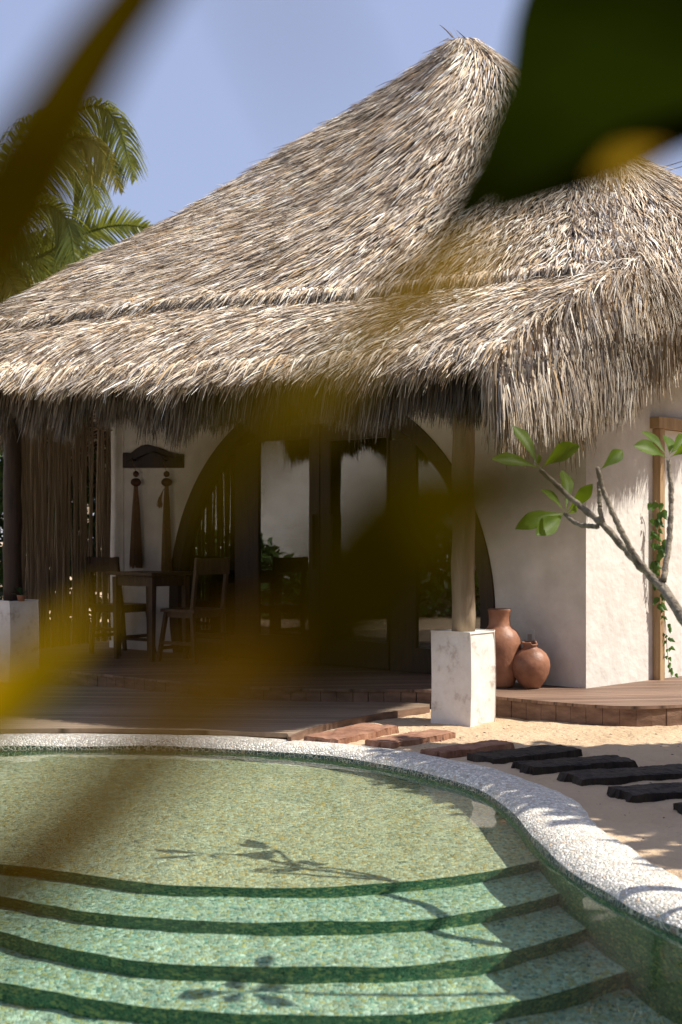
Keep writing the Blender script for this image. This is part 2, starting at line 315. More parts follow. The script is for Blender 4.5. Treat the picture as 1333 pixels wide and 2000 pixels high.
def ringmesh(name, rows, m, parent=None, smooth=True, closed=True):
    """rows: list of (radius array, z array)"""
    v = np.concatenate([np.stack([PC[0] + CT * r, PC[1] + ST * r, z + 0 * r], 1) for r, z in rows]); k = len(rows)
    I = np.arange(k * NT).reshape(k, NT); J = np.roll(I, -1, 1)
    f = np.stack([I[:-1], I[1:], J[1:], J[:-1]], -1).reshape(-1, 4)
    return npmesh(name, v, f, m, parent, smooth)
wob = .003 * np.sin(TH * 23) + .003 * np.sin(TH * 41 + 1) + .004 * np.sin(TH * 97 + 2)
wd = RO - RI
coping_prof = [(0.0, -.075), (0.0, -.045), (.02, -.027), (.08, -.006), (.17, .008), (.35, .018), (.65, .018), (.88, .008), (1.0, -.02), (1.0, -.15)]
rows = []
for k, (t, z) in enumerate(coping_prof):
    rows.append((RI + wd * t + (wob if t > .8 else wob * .5 * (t > .05)), z + .004 * snoise(TH * 30, TH * 0 + t * 4, 1, 3)))
pool = thing('swimming_pool', 'freeform pool with green water, white pebble rim and underwater steps', 'swimming pool', (PC[0], PC[1], 0))
def put(o, par):
    o.parent = par; o.matrix_parent_inverse = Matrix.Translation(-Vector(par.location)); return o
def subdiv_rows(rows, n):
    out_ = []
    for a, b in zip(rows[:-1], rows[1:]):
        for k in range(n): t = k / n; out_.append((a[0] * (1 - t) + b[0] * t, a[1] * (1 - t) + b[1] * t))
    return out_ + [rows[-1]]
cop = put(ringmesh('coping', rows[2:], cop_m), pool)
lin = put(ringmesh('waterline_band', rows[:3], line_m), pool)
wal = put(ringmesh('pool_wall', [(RI + .004, -.06), (RI + .004, -1.5)], pool_shade_m), pool); wal.cycles.is_caustics_receiver = True
def unref(px, py, zt):
    s = gr(px, py, ZW); d = (s - Vector((0, 0, CH))).normalized(); h = Vector((d.x, d.y, 0)); sn = h.length / 1.333
    h.normalize(); tn = sn / math.sqrt(1 - sn * sn); return s + h * tn * (ZW - zt) + Vector((0, 0, zt - ZW))
edges = [
 (.19, [(-250, 1672), (-100, 1680), (0, 1687), (150, 1706), (300, 1725), (450, 1732), (600, 1733), (700, 1729), (792, 1722), (917, 1707), (1012, 1690), (1100, 1668)]),
 (.33, [(-250, 1715), (-100, 1733), (0, 1750), (100, 1769), (200, 1785), (350, 1797), (500, 1801), (667, 1801), (760, 1799), (867, 1791), (1012, 1767), (1120, 1738)]),
 (.47, [(-250, 1775), (-100, 1800), (0, 1820), (75, 1840), (150, 1855), (250, 1872), (350, 1882), (500, 1888), (667, 1889), (792, 1887), (917, 1874), (1022, 1852), (1180, 1800)]),
 (.62, [(-250, 1875), (-100, 1900), (0, 1922), (100, 1938), (200, 1955), (350, 1972), (500, 1981), (667, 1983), (792, 1978), (917, 1967), (1062, 1942), (1200, 1905)]),
 (.77, [(-250, 2010), (-100, 2040), (0, 2060), (150, 2085), (350, 2110), (600, 2120), (850, 2105), (1062, 2070), (1250, 2020)]),
]
bm = bmesh.new()
for k, (dep, pts) in enumerate(edges):
    zt = ZW - dep; E = cat([unref(x, y, zt) for x, y in pts], 90)
    dl = E[0] - E[2]; dr = E[-1] - E[-3]
    poly = [tuple((E[0] + dl / np.linalg.norm(dl) * 3)[:2])] + [tuple(q[:2]) for q in E] + [tuple((E[-1] + dr / np.linalg.norm(dr) * (.8 - .04 * k))[:2]), (2.4 + .02 * k, 8.9 + .02 * k), (-6.0 - .02 * k, 8.9 + .02 * k)]
    prism(bm, poly, -1.45 - .01 * k, zt)
stp = from_bm('pool_steps', bm, [floor_m, floor2_m, pool_shade_m], None, False, .022, 3)
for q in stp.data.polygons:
    if abs(q.normal.z) < .6: q.material_index = 2  # risers get the pebbles with their shade in the colour
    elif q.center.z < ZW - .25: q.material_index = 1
put(stp, pool); stp.cycles.is_caustics_receiver = True
bm = bmesh.new(); prism(bm, [(-6.3, .3), (3, .3), (3, 9.2), (-6.3, 9.2)], -1.6, -1.35)
flo = from_bm('pool_floor', bm, pool_shade_m); put(flo, pool); flo.cycles.is_caustics_receiver = True
# water
NR = 150; rr = (np.linspace(0.002, 1, NR) ** .8)[:, None] * (RI + .006)[None]
X = PC[0] + rr * CT; Y = PC[1] + rr * ST
Z = ZW + .0005 * snoise(X, Y, 30, 1) + .0017 * snoise(X, Y, 10, 2) + .0014 * snoise(X, Y, 4, 9)
v = np.stack([X, Y, Z], -1).reshape(-1, 3); I = np.arange(NR * NT).reshape(NR, NT); J = np.roll(I, -1, 1)
f = np.stack([I[:-1], I[1:], J[1:], J[:-1]], -1).reshape(-1, 4)
wat = npmesh('water', v, f, water_m, None, True); tag(wat, kind='structure'); wat.cycles.is_caustics_caster = True
# small return fitting on the pool wall
fit = gr(736, 1507, -.09); lathe('pool_inlet', [(.0, .0), (.03, .0), (.034, .006), (.028, .012), (0.001, .012)], white_pl, None, (0, 0, 0), 20, 0)
o = bpy.data.objects['pool_inlet']; o.location = fit; o.rotation_euler = (R(90), 0, R(-8)); tag(o, 'small round white fitting set in the far pool wall at the waterline', 'pool fitting')

# ================================================================== SAND / GROUND
dists = np.concatenate([np.linspace(0, 3.2, 130), [3.5, 4, 5, 7, 10, 20, 60, 200, 900]])
rows = []
for d in dists:
    r = RO - .07 + d; x = PC[0] + CT * r; y = PC[1] + ST * r
    amp = min(1, d / .15) * (1 if d < 5 else 0)
    z = -.004 + amp * (.006 * snoise(x, y, 6, 5) + .0045 * snoise(x, y, 17, 6) + .003 * snoise(x, y, 40, 8))
    rows.append((r, z))
snd = ringmesh('sand', rows, sand_m); tag(snd, kind='structure')

# ================================================================== DECKS
ZP = .13; ZD = .035
deck = thing('lower_deck', 'low plank deck between the pool rim and the porch step, half in roof shade', 'deck', (-1.5, 8.6, 0))
redge = [gr(x, y, ZD).xy for x, y in [(566, 1441), (580, 1434), (610, 1423), (650, 1412), (700, 1402), (765, 1391), (838, 1381)]]
front = [Vector(q) for q in out[:5]]
fr_ = []
for q in front:
    d = (q - Vector(PC)).normalized(); fr_.append(q + d * .012)
poly = [Vector((-5.9, 8.2))] + fr_ + redge + [Vector((.66, 9.75)), Vector((-5.9, 12))]
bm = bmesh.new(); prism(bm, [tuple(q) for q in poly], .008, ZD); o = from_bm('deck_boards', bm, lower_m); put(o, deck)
bm = bmesh.new(); C_ = cat(redge, 40)
for a, b_ in zip(C_[:-1], C_[1:]): bar(bm, (a[0], a[1], .008), (b_[0], b_[1], .008), .02, .062)
put(from_bm('edge_trim', bm, deck_side), deck)

porch = thing('porch_platform', 'raised curved plank platform of the house with upright block edging', 'platform', (0, 9.5, 0))
pts = [(-400, 1296), (-300, 1297), (-100, 1300), (112, 1309), (337, 1330), (500, 1341), (620, 1345), (733, 1346), (841, 1348), (968, 1360), (1060, 1369), (1152, 1376), (1240, 1379), (1333, 1376), (1450, 1366), (1580, 1346)]
C_ = cat([gr(x, y, ZP).xy for x, y in pts], 400)
poly = [tuple(q) for q in C_] + [(4.6, 11), (4.8, 17.5), (-7, 17.5), (-7, 12)]
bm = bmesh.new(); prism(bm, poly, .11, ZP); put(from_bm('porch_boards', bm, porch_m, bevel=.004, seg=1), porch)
bm = bmesh.new(); L = np.concatenate([[0], np.cumsum(np.linalg.norm(np.diff(C_, axis=0), axis=1))]); s = 0
while s < L[-1] - .14:
    w = .115 + random.uniform(-.008, .008)
    P0 = np.array([np.interp(s + .002, L, C_[:, k]) for k in (0, 1)]); P1 = np.array([np.interp(s + w - .002, L, C_[:, k]) for k in (0, 1)])
    d = P1 - P0; l = np.linalg.norm(d); d /= l; nrm = np.array([d[1], -d[0]]); q = (P0 + P1) / 2 - nrm * (.03 + random.uniform(-.003, .003))
    box(bm, (q[0], q[1], .0), (d[0] * l / 2, d[1] * l / 2, 0), (nrm[0] * .02, nrm[1] * .02, 0), (0, 0, .109)); s += w
put(from_bm('edge_blocks', bm, deck_side, bevel=.003, seg=1), porch)

# ================================================================== HOUSE
CO = Vector((1.774, 9.64, 0)); DF = Vector((-.741, .6715, 0)).normalized(); NF = Vector((-DF.y, DF.x, 0))   # outward normal of facade
if NF.y > 0: NF = -NF
DR = Vector((.716, .698, 0)).normalized(); NRr = Vector((DR.y, -DR.x, 0))
def tf(px, off=0.0):
    """distance along the facade (plane pushed out by off) seen at photo column px"""
    k = (px - 666.5) / F; c = CO + NF * off; return (c.x - k * c.y) / (k * DF.y - DF.x)
def fp(t, z, off=0.0): p = CO + DF * t + NF * off; return Vector((p.x, p.y, z))
def fz(px, py, off=0.0): t = tf(px, off); Y = fp(t, 0, off).y; return CH - (py - 1056) * Y / F
house = thing('thatched_house', 'white plastered house with a shaggy palm thatch roof and arched glass front', 'house', (0, 11, 0))
AT, AZ, AR = 2.70, ZP + .48, 1.9
FL = 5.53; HT = 2.75
a0 = math.asin((AZ - ZP) / AR)
ang = list(np.linspace(-a0, math.pi + a0, 97))
def outer_pt(a):
    c, s = math.cos(a), math.sin(a); c_ = []
    if c > 1e-6: c_.append((FL - AT) / c)
    if c < -1e-6: c_.append((-AT) / c)
    if s > 1e-6: c_.append((HT - AZ) / s)
    if s < -1e-6: c_.append((ZP - AZ) / s)
    r = min(c_); return AT + r * c, AZ + r * s
cor = [math.atan2(HT - AZ, FL - AT), math.atan2(HT - AZ, -AT), math.pi + a0]
ang = sorted(ang + cor[:2])
bm = bmesh.new(); wi, wo, bi, bo = [], [], [], []
TW = .24
extra = [(FL, ZP)]
for a in ang:
    ti, zi = AT + AR * math.cos(a), AZ + AR * math.sin(a); to, zo = outer_pt(a) if -a0 < a < math.pi + a0 else ((FL if a < 1 else 0), ZP)
    if abs(a + a0) < 1e-6: to, zo = FL, ZP
    for L_, t, z, off in ((wi, ti, zi, 0), (wo, to, zo, 0), (bi, ti, zi, -TW), (bo, to, zo, -TW)): L_.append(bm.verts.new(fp(t, z, off)))
for i in range(len(ang) - 1):
    bm.faces.new((wi[i], wi[i + 1], wo[i + 1], wo[i])); bm.faces.new((bi[i + 1], bi[i], bo[i], bo[i + 1])); bm.faces.new((wi[i], bi[i], bi[i + 1], wi[i + 1]))
# the right, left and back walls: solid slabs
def slab(bm, A, B, n, th, z0, z1):
    A, B = Vector(A), Vector(B); c = (A + B) / 2 - n * th / 2; c.z = (z0 + z1) / 2
    box(bm, c, (B - A) / 2, n * th / 2, (0, 0, (z1 - z0) / 2))
RW = 3.4
slab(bm, CO + DR * .001, CO + DR * RW, NRr, .235, ZP, HT)
LF = CO + DF * FL
slab(bm, LF - DF * .0, LF + DR * RW, -NRr, .235, ZP, HT)
slab(bm, CO + DR * RW, LF + DR * RW, -NF, .235, ZP, HT)
wall = from_bm('wall', bm, plaster, None); put(wall, house)
bmx = bmesh.new(); box(bmx, fp(FL / 2, ZP + .004, -1.9), DF * (FL / 2 - .24), NF * 1.6, (0, 0, .003)); put(from_bm('room_floor', bmx, room_m), house)
# ---- arch frame ring
bm = bmesh.new(); ring = []
for a in np.linspace(-a0, math.pi + a0, 80):
    row = [bm.verts.new(fp(AT + r * math.cos(a), max(ZP + .002, AZ + r * math.sin(a)), off)) for r, off in ((AR - .004, .018), (AR - .13, .018), (AR - .13, -.13), (AR - .004, -.13))]
    ring.append(row)
for p_, q in zip(ring[:-1], ring[1:]):
    for k in range(4): bm.faces.new((p_[k], p_[(k + 1) % 4], q[(k + 1) % 4], q[k]))
put(from_bm('arch_frame', bm, dark_wood), house)
def arch_top(t, r=AR - .13): return AZ + math.sqrt(max(0, r * r - (t - AT) ** 2))
# ---- posts between the leaves
bars = [(462, 505), (603, 628), (630, 655), (765, 815)]
OFF = -.05
for x0, x1 in (bars[0], bars[3]):
    t1, t0 = tf(x0, OFF), tf(x1, OFF); bm = bmesh.new(); zt = min(arch_top(t0), arch_top(t1)) + .02
    box(bm, fp((t0 + t1) / 2, (ZP + zt) / 2, OFF - .03), DF * (t1 - t0) / 2, NF * .05, (0, 0, (zt - ZP) / 2))
    put(from_bm('door_post', bm, dark_wood, bevel=.005), house)
# two door leaves
def leaf(xl, xr, rl, rr, hx):
    """xl..xr outer edges in photo columns; rl/rr stile widths (m)"""
    tl, tr = tf(xl, OFF), tf(xr, OFF); zt = min(arch_top(tl), arch_top(tr)) - .01; bm = bmesh.new(); o_ = OFF + .01
    box(bm, fp(tl - rl / 2, (ZP + .01 + zt) / 2, o_), DF * rl / 2, NF * .022, (0, 0, (zt - ZP - .01) / 2))
    box(bm, fp(tr + rr / 2, (ZP + .01 + zt) / 2, o_), DF * rr / 2, NF * .022, (0, 0, (zt - ZP - .01) / 2))
    w = tl - tr - rl - rr; tm = (tl - rl + tr + rr) / 2
    box(bm, fp(tm, ZP + .12, o_), DF * w / 2, NF * .02, (0, 0, .11)); box(bm, fp(tm, zt - .06, o_), DF * w / 2, NF * .02, (0, 0, .06))
    d = put(from_bm('glass_door', bm, dark_wood, bevel=.003), house)
    bm = bmesh.new(); box(bm, fp(tm, (ZP + .23 + zt - .12) / 2, o_), DF * (w / 2 - .001), NF * .003, (0, 0, (zt - .12 - ZP - .23) / 2))
    g = from_bm('glass_pane', bm, glass_m, d)
    bm = bmesh.new(); th = tf(hx, OFF + .06)
    box(bm, fp(th, 1.19, o_ + .055), DF * .016, NF * .014, (0, 0, .235))
    for z in (1.02, 1.36): box(bm, fp(th, z, o_ + .032), DF * .01, NF * .01, (0, 0, .012))
    h = from_bm('handle', bm, dark_wood, d, bevel=.005)
leaf(506, 629, .02, .12, 611); leaf(631, 764, .11, .02, 647)
def sidelight(xl, xr):
    tl, tr = tf(xl, OFF), tf(xr, OFF); bm = bmesh.new()
    tl = min(tl, AT + AR - .12); tr = max(tr, AT - AR + .12)
    box(bm, fp((tl + tr) / 2, ZP + .105, OFF), DF * (tl - tr) / 2, NF * .02, (0, 0, .10))
    d = put(from_bm('side_window', bm, dark_wood, bevel=.003), house)
    ts = np.linspace(tr, tl, 24); bm = bmesh.new(); a = [bm.verts.new(fp(t, ZP + .2, OFF)) for t in ts]; b = [bm.verts.new(fp(t, max(ZP + .21, arch_top(t) + .01), OFF)) for t in ts]
    for i in range(23): bm.faces.new((a[i], a[i + 1], b[i + 1], b[i]))
    me_ = bm; ge = bmesh.ops.extrude_face_region(bm, geom=bm.faces[:]); bmesh.ops.translate(bm, verts=[q for q in ge['geom'] if isinstance(q, bmesh.types.BMVert)], vec=-NF * .006)
    g = from_bm('glass_pane', bm, glass_m, d)
sidelight(350, 462); sidelight(815, 985)
# curtains behind the glass
def curtain(x0, x1, z1=2.45):
    t1, t0 = tf(x0, -.25), tf(x1, -.25); n = 90; v = []; f = []
    for j, z in enumerate((ZP + .03, 1.2, z1)):
        for i in range(n):
            u = i / (n - 1); v.append(fp(t0 + (t1 - t0) * u, z, -.27 + .035 * math.sin(u * (t1 - t0) * 75 + .4 * j) + .012 * math.sin(u * 31 + j)))
    for j in range(2):
        for i in range(n - 1): f.append((j * n + i, j * n + i + 1, (j + 1) * n + i + 1, (j + 1) * n + i))
    o = mesh('curtain', v, f, curtain_m, None, True); return o
for k, (x0, x1) in enumerate([(700, 775), (570, 604), (905, 960)]):
    o = curtain(x0, x1); tag(o, ['pale grey floor length curtain bunched inside the right hand door pane', 'narrow strip of pale curtain inside the left door beside the centre stiles', 'pale curtain at the right end of the arch behind the porch post'][k], 'curtain', 'curtains inside the arched glass front')
# wall socket
bm = bmesh.new(); t = tf(1037); box(bm, fp(t, fz(1037, 1244), .006), DF * .038, NF * .006, (0, 0, .058)); so = put(from_bm('power_socket', bm, white_pl, bevel=.003), house)
bm = bmesh.new(); box(bm, fp(t, fz(1037, 1244), .013), DF * .018, NF * .002, (0, 0, .022)); q = from_bm('socket_insert', bm, metal_m if False else room_m, so)

# ---- doorway frame on the right wall
def rp(s, z, off=0.0): p_ = CO + DR * s + NRr * off; return Vector((p_.x, p_.y, z))
def sr(px, off=0.0):
    k = (px - 666.5) / F; c = CO + NRr * off; return (c.x - k * c.y) / (k * DR.y - DR.x)
dw = thing('doorway_frame', 'rough timber doorway frame standing against the sunlit right wall', 'door frame', rp(.95, ZP))
s0 = sr(1286, .03)
bm = bmesh.new(); box(bm, rp(s0, (ZP + 2.06) / 2, .035), DR * .032, NRr * .034, (0, 0, (2.06 - ZP) / 2)); put(from_bm('post', bm, frame_wood, bevel=.008), dw)
bm = bmesh.new(); box(bm, rp(s0 + 1.06, (ZP + 2.06) / 2, .035), DR * .032, NRr * .034, (0, 0, (2.06 - ZP) / 2)); put(from_bm('post', bm, frame_wood, bevel=.008), dw)
bm = bmesh.new(); box(bm, rp(s0 + .53, 2.105, .04), DR * .60, NRr * .045, (0, 0, .043)); put(from_bm('lintel', bm, frame_wood, bevel=.008), dw)
bm = bmesh.new(); box(bm, rp(s0 + .53, (ZP + 2.06) / 2, .012), DR * .495, NRr * .01, (0, 0, (2.055 - ZP) / 2)); put(from_bm('door_panel', bm, plaster, bevel=.003), dw)

# ================================================================== ROOF
def G(l): return np.array([tuple(at(*q)) for q in l])
A_ = (905, 82, 12.9)
NU, NV = 34, 26
guides = [
 np.array([tuple(at(*A_)), (.4, 14.0, 5.0), (-1.5, 14.9, 3.8), (-4.0, 14.9, 2.7)]),
 G([(893, 80, 12.95), (700, 214, 13.15), (560, 298, 13.2), (420, 388, 13.2), (300, 457, 13.1), (150, 530, 12.9), (40, 592, 12.5), (-110, 650, 12.1)]),
 G([(893, 82, 12.8), (770, 225, 12.6), (600, 380, 12.25), (400, 480, 12.0), (200, 575, 11.75), (20, 642, 11.5)]),
 G([(900, 82, 12.75), (810, 225, 12.3), (680, 380, 11.75), (510, 520, 11.1), (380, 602, 10.75)]),
 G([(908, 82, 12.7), (850, 225, 12.1), (780, 380, 11.35), (700, 510, 10.6), (655, 590, 10.15)]),
 G([(915, 82, 12.7), (895, 225, 12.0), (865, 380, 11.1), (825, 510, 10.25), (800, 576, 9.9)]),
 G([(925, 84, 12.7), (975, 225, 12.0), (985, 380, 11.0), (975, 500, 10.0), (965, 560, 9.62)]),
 G([(945, 95, 12.7), (1060, 230, 12.0), (1110, 350, 11.2), (1120, 460, 10.1), (1125, 540, 9.35)]),
]
upper = np.stack([cat(g, NV) for g in guides])
def loft(U, nu):
    """resample guide stack along u with Catmull-Rom"""
    k = len(U); P = np.concatenate([2 * U[:1] - U[1:2], U, 2 * U[-1:] - U[-2:-1]]); s = np.linspace(0, k - 1, nu)
    i = np.minimum(s.astype(int), k - 2); t = (s - i)[:, None, None]
    a, b, c, d = P[i], P[i + 1], P[i + 2], P[i + 3]
    return .5 * (2 * b + (c - a) * t + (2 * a - 5 * b + 4 * c - d) * t ** 2 + (-a + 3 * b - 3 * c + d) * t ** 3)
gr8 = [
 guides[-1],
 G([(960, 105, 12.7), (1120, 260, 11.9), (1180, 330, 11.2), (1190, 400, 10.5), (1215, 470, 9.7), (1232, 528, 9.15)]),
]
right = [
 G([(960, 105, 12.7), (1120, 260, 11.9), (1185, 325, 11.2), (1195, 400, 10.5), (1215, 470, 9.75), (1232, 525, 9.15), (1238, 600, 9.0), (1238, 660, 8.9), (1236, 715, 8.87)]),
 G([(965, 105, 12.75), (1140, 260, 12.0), (1215, 320, 11.3), (1245, 380, 10.8), (1280, 470, 10.0), (1300, 560, 9.5), (1310, 620, 9.35), (1305, 680, 9.25)]),
 G([(965, 105, 12.8), (1150, 255, 12.2), (1240, 322, 11.6), (1300, 370, 11.2), (1370, 440, 10.6), (1410, 540, 10.1), (1420, 600, 9.95), (1415, 655, 9.85)]),
 G([(960, 100, 12.9), (1150, 255, 12.5), (1250, 326, 12.2), (1340, 372, 12.1), (1440, 440, 11.8), (1530, 560, 11.4), (1550, 690, 11.2)]),
 np.array([tuple(at(955, 98, 13.0)), (3.4, 13.4, 3.6), (4.6, 13.8, 2.6), (5.0, 14.0, 2.3)]),
 np.array([tuple(at(945, 95, 13.1)), (2.6, 15.0, 4.0), (3.6, 16.4, 2.8), (4.0, 17.0, 2.3)]),
 np.array([tuple(at(925, 85, 13.1)), (1.0, 15.2, 4.2), (.8, 17.0, 2.8), (.8, 17.9, 2.3)]),
 np.array([tuple(at(910, 82, 13.05)), (-.4, 14.9, 4.2), (-2.4, 16.4, 2.7), (-3.2, 17.0, 2.3)]),
 guides[0],
]
# hip and right-hand skirt
hip = [(1232, 525, 9.15), (1150, 580, 8.85), (1085, 618, 8.6), (1030, 650, 8.4), (965, 690, 8.18)]
bot = [(1236, 715, 8.87), (1160, 728, 8.62), (1095, 745, 8.4), (1035, 758, 8.22), (968, 768, 8.05)]
skirtR = np.stack([cat(G([h_, ((h_[0] + b_[0]) / 2 + 4, (h_[1] * .45 + b_[1] * .55), (h_[2] + b_[2]) / 2 - .02), b_]), 14) for h_, b_ in zip(hip, bot)])
skirt = [
 ((-260, 655, 12.0), (-420, 752, 11.2)), ((20, 644, 11.5), (-160, 742, 10.8)), ((200, 622, 11.15), (10, 735, 10.2)), ((380, 601, 10.75), (160, 738, 9.8)),
 ((655, 588, 10.15), (400, 730, 9.15)), ((800, 573, 9.9), (545, 720, 8.8)), ((965, 556, 9.6), (720, 710, 8.45)), ((1125, 537, 9.33), (860, 698, 8.2)), ((1232, 525, 9.15), (965, 692, 8.18))]
sk = []
for a, b_ in skirt:
    p0, p1 = at(*a), at(*b_); mid = (p0 + p1) / 2 + Vector((0, 0, .06)); sk.append(cat([p0 + (p0 - p1).normalized() * .12 + Vector((0, 0, .03)), p0, mid, p1], 16))
sk = np.stack(sk)
surfs = {'U': loft(upper, 70), 'V': loft(np.stack([cat(g, 30) for g in gr8]), 14), 'R': loft(np.stack([cat(g, 30) for g in right]), 90), 'H': loft(skirtR, 30), 'K': loft(sk, 80)}
vs, fs, o0 = [], [], 0
for P in surfs.values():
    a, b_ = P.shape[:2]; I = np.arange(a * b_).reshape(a, b_) + o0; vs.append(P.reshape(-1, 3)); fs.append(np.stack([I[:-1, :-1], I[1:, :-1], I[1:, 1:], I[:-1, 1:]], -1).reshape(-1, 4)); o0 += a * b_
base = npmesh('roof', np.concatenate(vs), np.concatenate(fs), thatch_base, None, True); put(base, house)

PAL = np.array([(.72, .64, .53), (.56, .47, .36), (.40, .30, .20), (.86, .82, .75), (.25, .17, .105), (.36, .32, .28), (.09, .06, .04), (.54, .38, .21)])
PW = np.array([.21, .19, .16, .12, .11, .08, .08, .05])
def straws(org, dirn, nrm, length, width, lift, sag, tone=1.0, seg=3, twist=.38):
    n = len(org); dirn = dirn / np.linalg.norm(dirn, axis=1)[:, None]; side = np.cross(dirn, nrm); side /= np.linalg.norm(side, axis=1)[:, None] + 1e-9
    nr = np.cross(side, dirn); tw = rng.normal(0, twist, n)[:, None]; sd = side * np.cos(tw) + nr * np.sin(tw)
    V = []
    for k in range(seg + 1):
        t = k / seg; c = org + dirn * (length * t)[:, None] + nr * (lift * math.sin(min(t * 1.35, 1.2) * 1.57))[:, None] + np.array([0, 0, -1.]) * (sag * t * t)[:, None]
        w = (width * (1 - .75 * t ** 3) * .5)[:, None]; V += [c - sd * w, c + sd * w]
    V = np.stack(V, 1); m = 2 * (seg + 1)
    b = (np.arange(n) * m)[:, None]; f = np.concatenate([b + np.array([2 * k, 2 * k + 1, 2 * k + 3, 2 * k + 2])[None] for k in range(seg)], 1).reshape(-1, 4)
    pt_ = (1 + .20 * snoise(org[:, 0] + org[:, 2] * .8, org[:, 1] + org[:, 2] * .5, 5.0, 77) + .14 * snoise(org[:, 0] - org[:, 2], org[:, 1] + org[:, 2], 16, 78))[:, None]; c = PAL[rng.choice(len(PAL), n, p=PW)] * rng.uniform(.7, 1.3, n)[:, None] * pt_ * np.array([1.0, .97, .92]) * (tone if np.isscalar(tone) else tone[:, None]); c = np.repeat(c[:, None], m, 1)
    return V.reshape(-1, 3), f, np.clip(c.reshape(-1, 3), .01, .9)
ACC = []; off_ = 0
def add(t):
    global off_
    ACC.append((t[0], t[1] + off_, t[2])); off_ += len(t[0])
def sample(P, n, vmax=1.0, vmin=0.0, course=0):
    """random points by area, downslope direction and outward normal"""
    a, b = P.shape[:2]; ce = (P[:-1, :-1] + P[1:, 1:]) / 2
    ar = np.linalg.norm(np.cross(P[1:, :-1] - P[:-1, :-1], P[:-1, 1:] - P[:-1, :-1]), axis=2); w = ar.ravel() / ar.sum()
    k = rng.choice(len(w), n, p=w); i, j = k // (b - 1), k % (b - 1); u, v = rng.random(n), rng.random(n)
    if course:      # gather the roots into loose horizontal courses
        g = (j + v) / (b - 1); ph = 1.1 * np.sin(i * .23) + .6 * np.sin(i * .71) + rng.normal(0, .25, n); q = np.floor(g * course + ph) + rng.beta(1.1, 1.7, n); g = np.clip((q - ph) / course, 0, .9999); g = np.abs(g); j = (g * (b - 1)).astype(int); v = g * (b - 1) - j
    u_, v_ = u[:, None], v[:, None]
    p = P[i, j] * (1 - u_) * (1 - v_) + P[i + 1, j] * u_ * (1 - v_) + P[i, j + 1] * (1 - u_) * v_ + P[i + 1, j + 1] * u_ * v_
    d = (P[i, j + 1] - P[i, j]) * (1 - u_) + (P[i + 1, j + 1] - P[i + 1, j]) * u_; e = P[i + 1, j] - P[i, j] + 1e-6
    e2 = P[i + 1, j + 1] - P[i, j + 1]; e = e + e2
    nr = np.cross(d, e); nr /= np.linalg.norm(nr, axis=1)[:, None] + 1e-9
    cen = np.array([1.1, 12.9, 1.0]); s = np.sign(np.sum(nr * (p - cen), 1)); nr *= s[:, None]
    d /= np.linalg.norm(d, axis=1)[:, None] + 1e-9
    return p, d, nr
def cover(P, n, L=(.16, .34), Wd=(.005, .013), jit=.15, lift=.03, sag=.006, course=0, tone=1.0, bias=(0, 0, 0)):
    p, d, nr = sample(P, n, course=course)
    cl = snoise(p[:, 0] * 1.0 + p[:, 2], p[:, 1] + p[:, 2] * .7, 9, 12)         # tufts lean together
    sd = np.cross(d, nr); c2_ = snoise(p[:, 0] * 1.3 + p[:, 2] * .9, p[:, 1] - p[:, 2] * 1.2, 13, 21); d2 = d + sd * (cl * .11 + rng.normal(0, jit, n))[:, None] + np.array(bias) + nr * (rng.normal(0, .05, n) + .06 * np.clip(c2_, -.3, 1))[:, None]
    add(straws(p - nr * .01 - d * .05, d2, nr, rng.uniform(*L, n), rng.uniform(*Wd, n), rng.uniform(0, lift, n) ** 1.0 + .004, np.full(n, sag), tone))
cover(surfs['U'], 52000, L=(.14, .36), course=14, bias=(-.30, -.06, 0)); cover(surfs['V'], 8000, course=10)
cover(surfs['R'][:45], 26000, course=9, L=(.18, .4)); cover(surfs['R'][45:], 8000, Wd=(.02, .035))
cover(surfs['H'], 7000, L=(.25, .5), jit=.07, sag=.05, lift=.05, tone=.8)
cover(surfs['K'], 40000, L=(.14, .34), jit=.16, course=9)
def edge_line(c, n, dirn, L, jit, spread, tone=1.0, Wd=(.005, .012), sag=.06, lift=.04):
    c = np.asarray(c); l = np.concatenate([[0], np.cumsum(np.linalg.norm(np.diff(c, axis=0), axis=1))]); s = rng.uniform(0, l[-1], n)
    p = np.stack([np.interp(s, l, c[:, k]) for k in range(3)], 1) + rng.normal(0, 1, (n, 3)) * np.array(spread)
    dd = np.asarray(dirn); d = np.stack([np.interp(s, l, dd[:, k]) for k in range(3)], 1) if dd.ndim == 2 else np.repeat(dd[None], n, 0)
    tuft = snoise(p[:, 0] * 1., p[:, 1] * 1., 14, 31)
    d = d + rng.normal(0, jit, (n, 3)); nr = np.tile(np.array([-.45, -.85, .3]), (n, 1)) + rng.normal(0, .2, (n, 3))
    add(straws(p, d, nr, rng.uniform(*L, n) * (1 + .30 * tuft), rng.uniform(*Wd, n), rng.uniform(0, lift, n), np.full(n, sag), tone, 4, .8))
def unit(v): return v / np.linalg.norm(v, axis=-1, keepdims=True)
# upper step edge: overhanging ends over the skirt
cU = surfs['U'][3:, -1] ; dU = unit(surfs['U'][3:, -1] - surfs['U'][3:, -3]); 
edge_line(cU - dU * .10 + np.array([0, 0, .04]), 5200, unit(dU * .9 + np.array([-.25, -.1, -.25])), (.08, .24), .2, (.03, .03, .02))
edge_line(cU - dU * .0 + np.array([.0, .0, .03]), 12000, unit(dU * .35 + np.array([-.1, 0, -1.])), (.08, .18), .14, (.025, .025, .02), tone=.22, sag=0)  # dark tone paints the shadow gap below the step
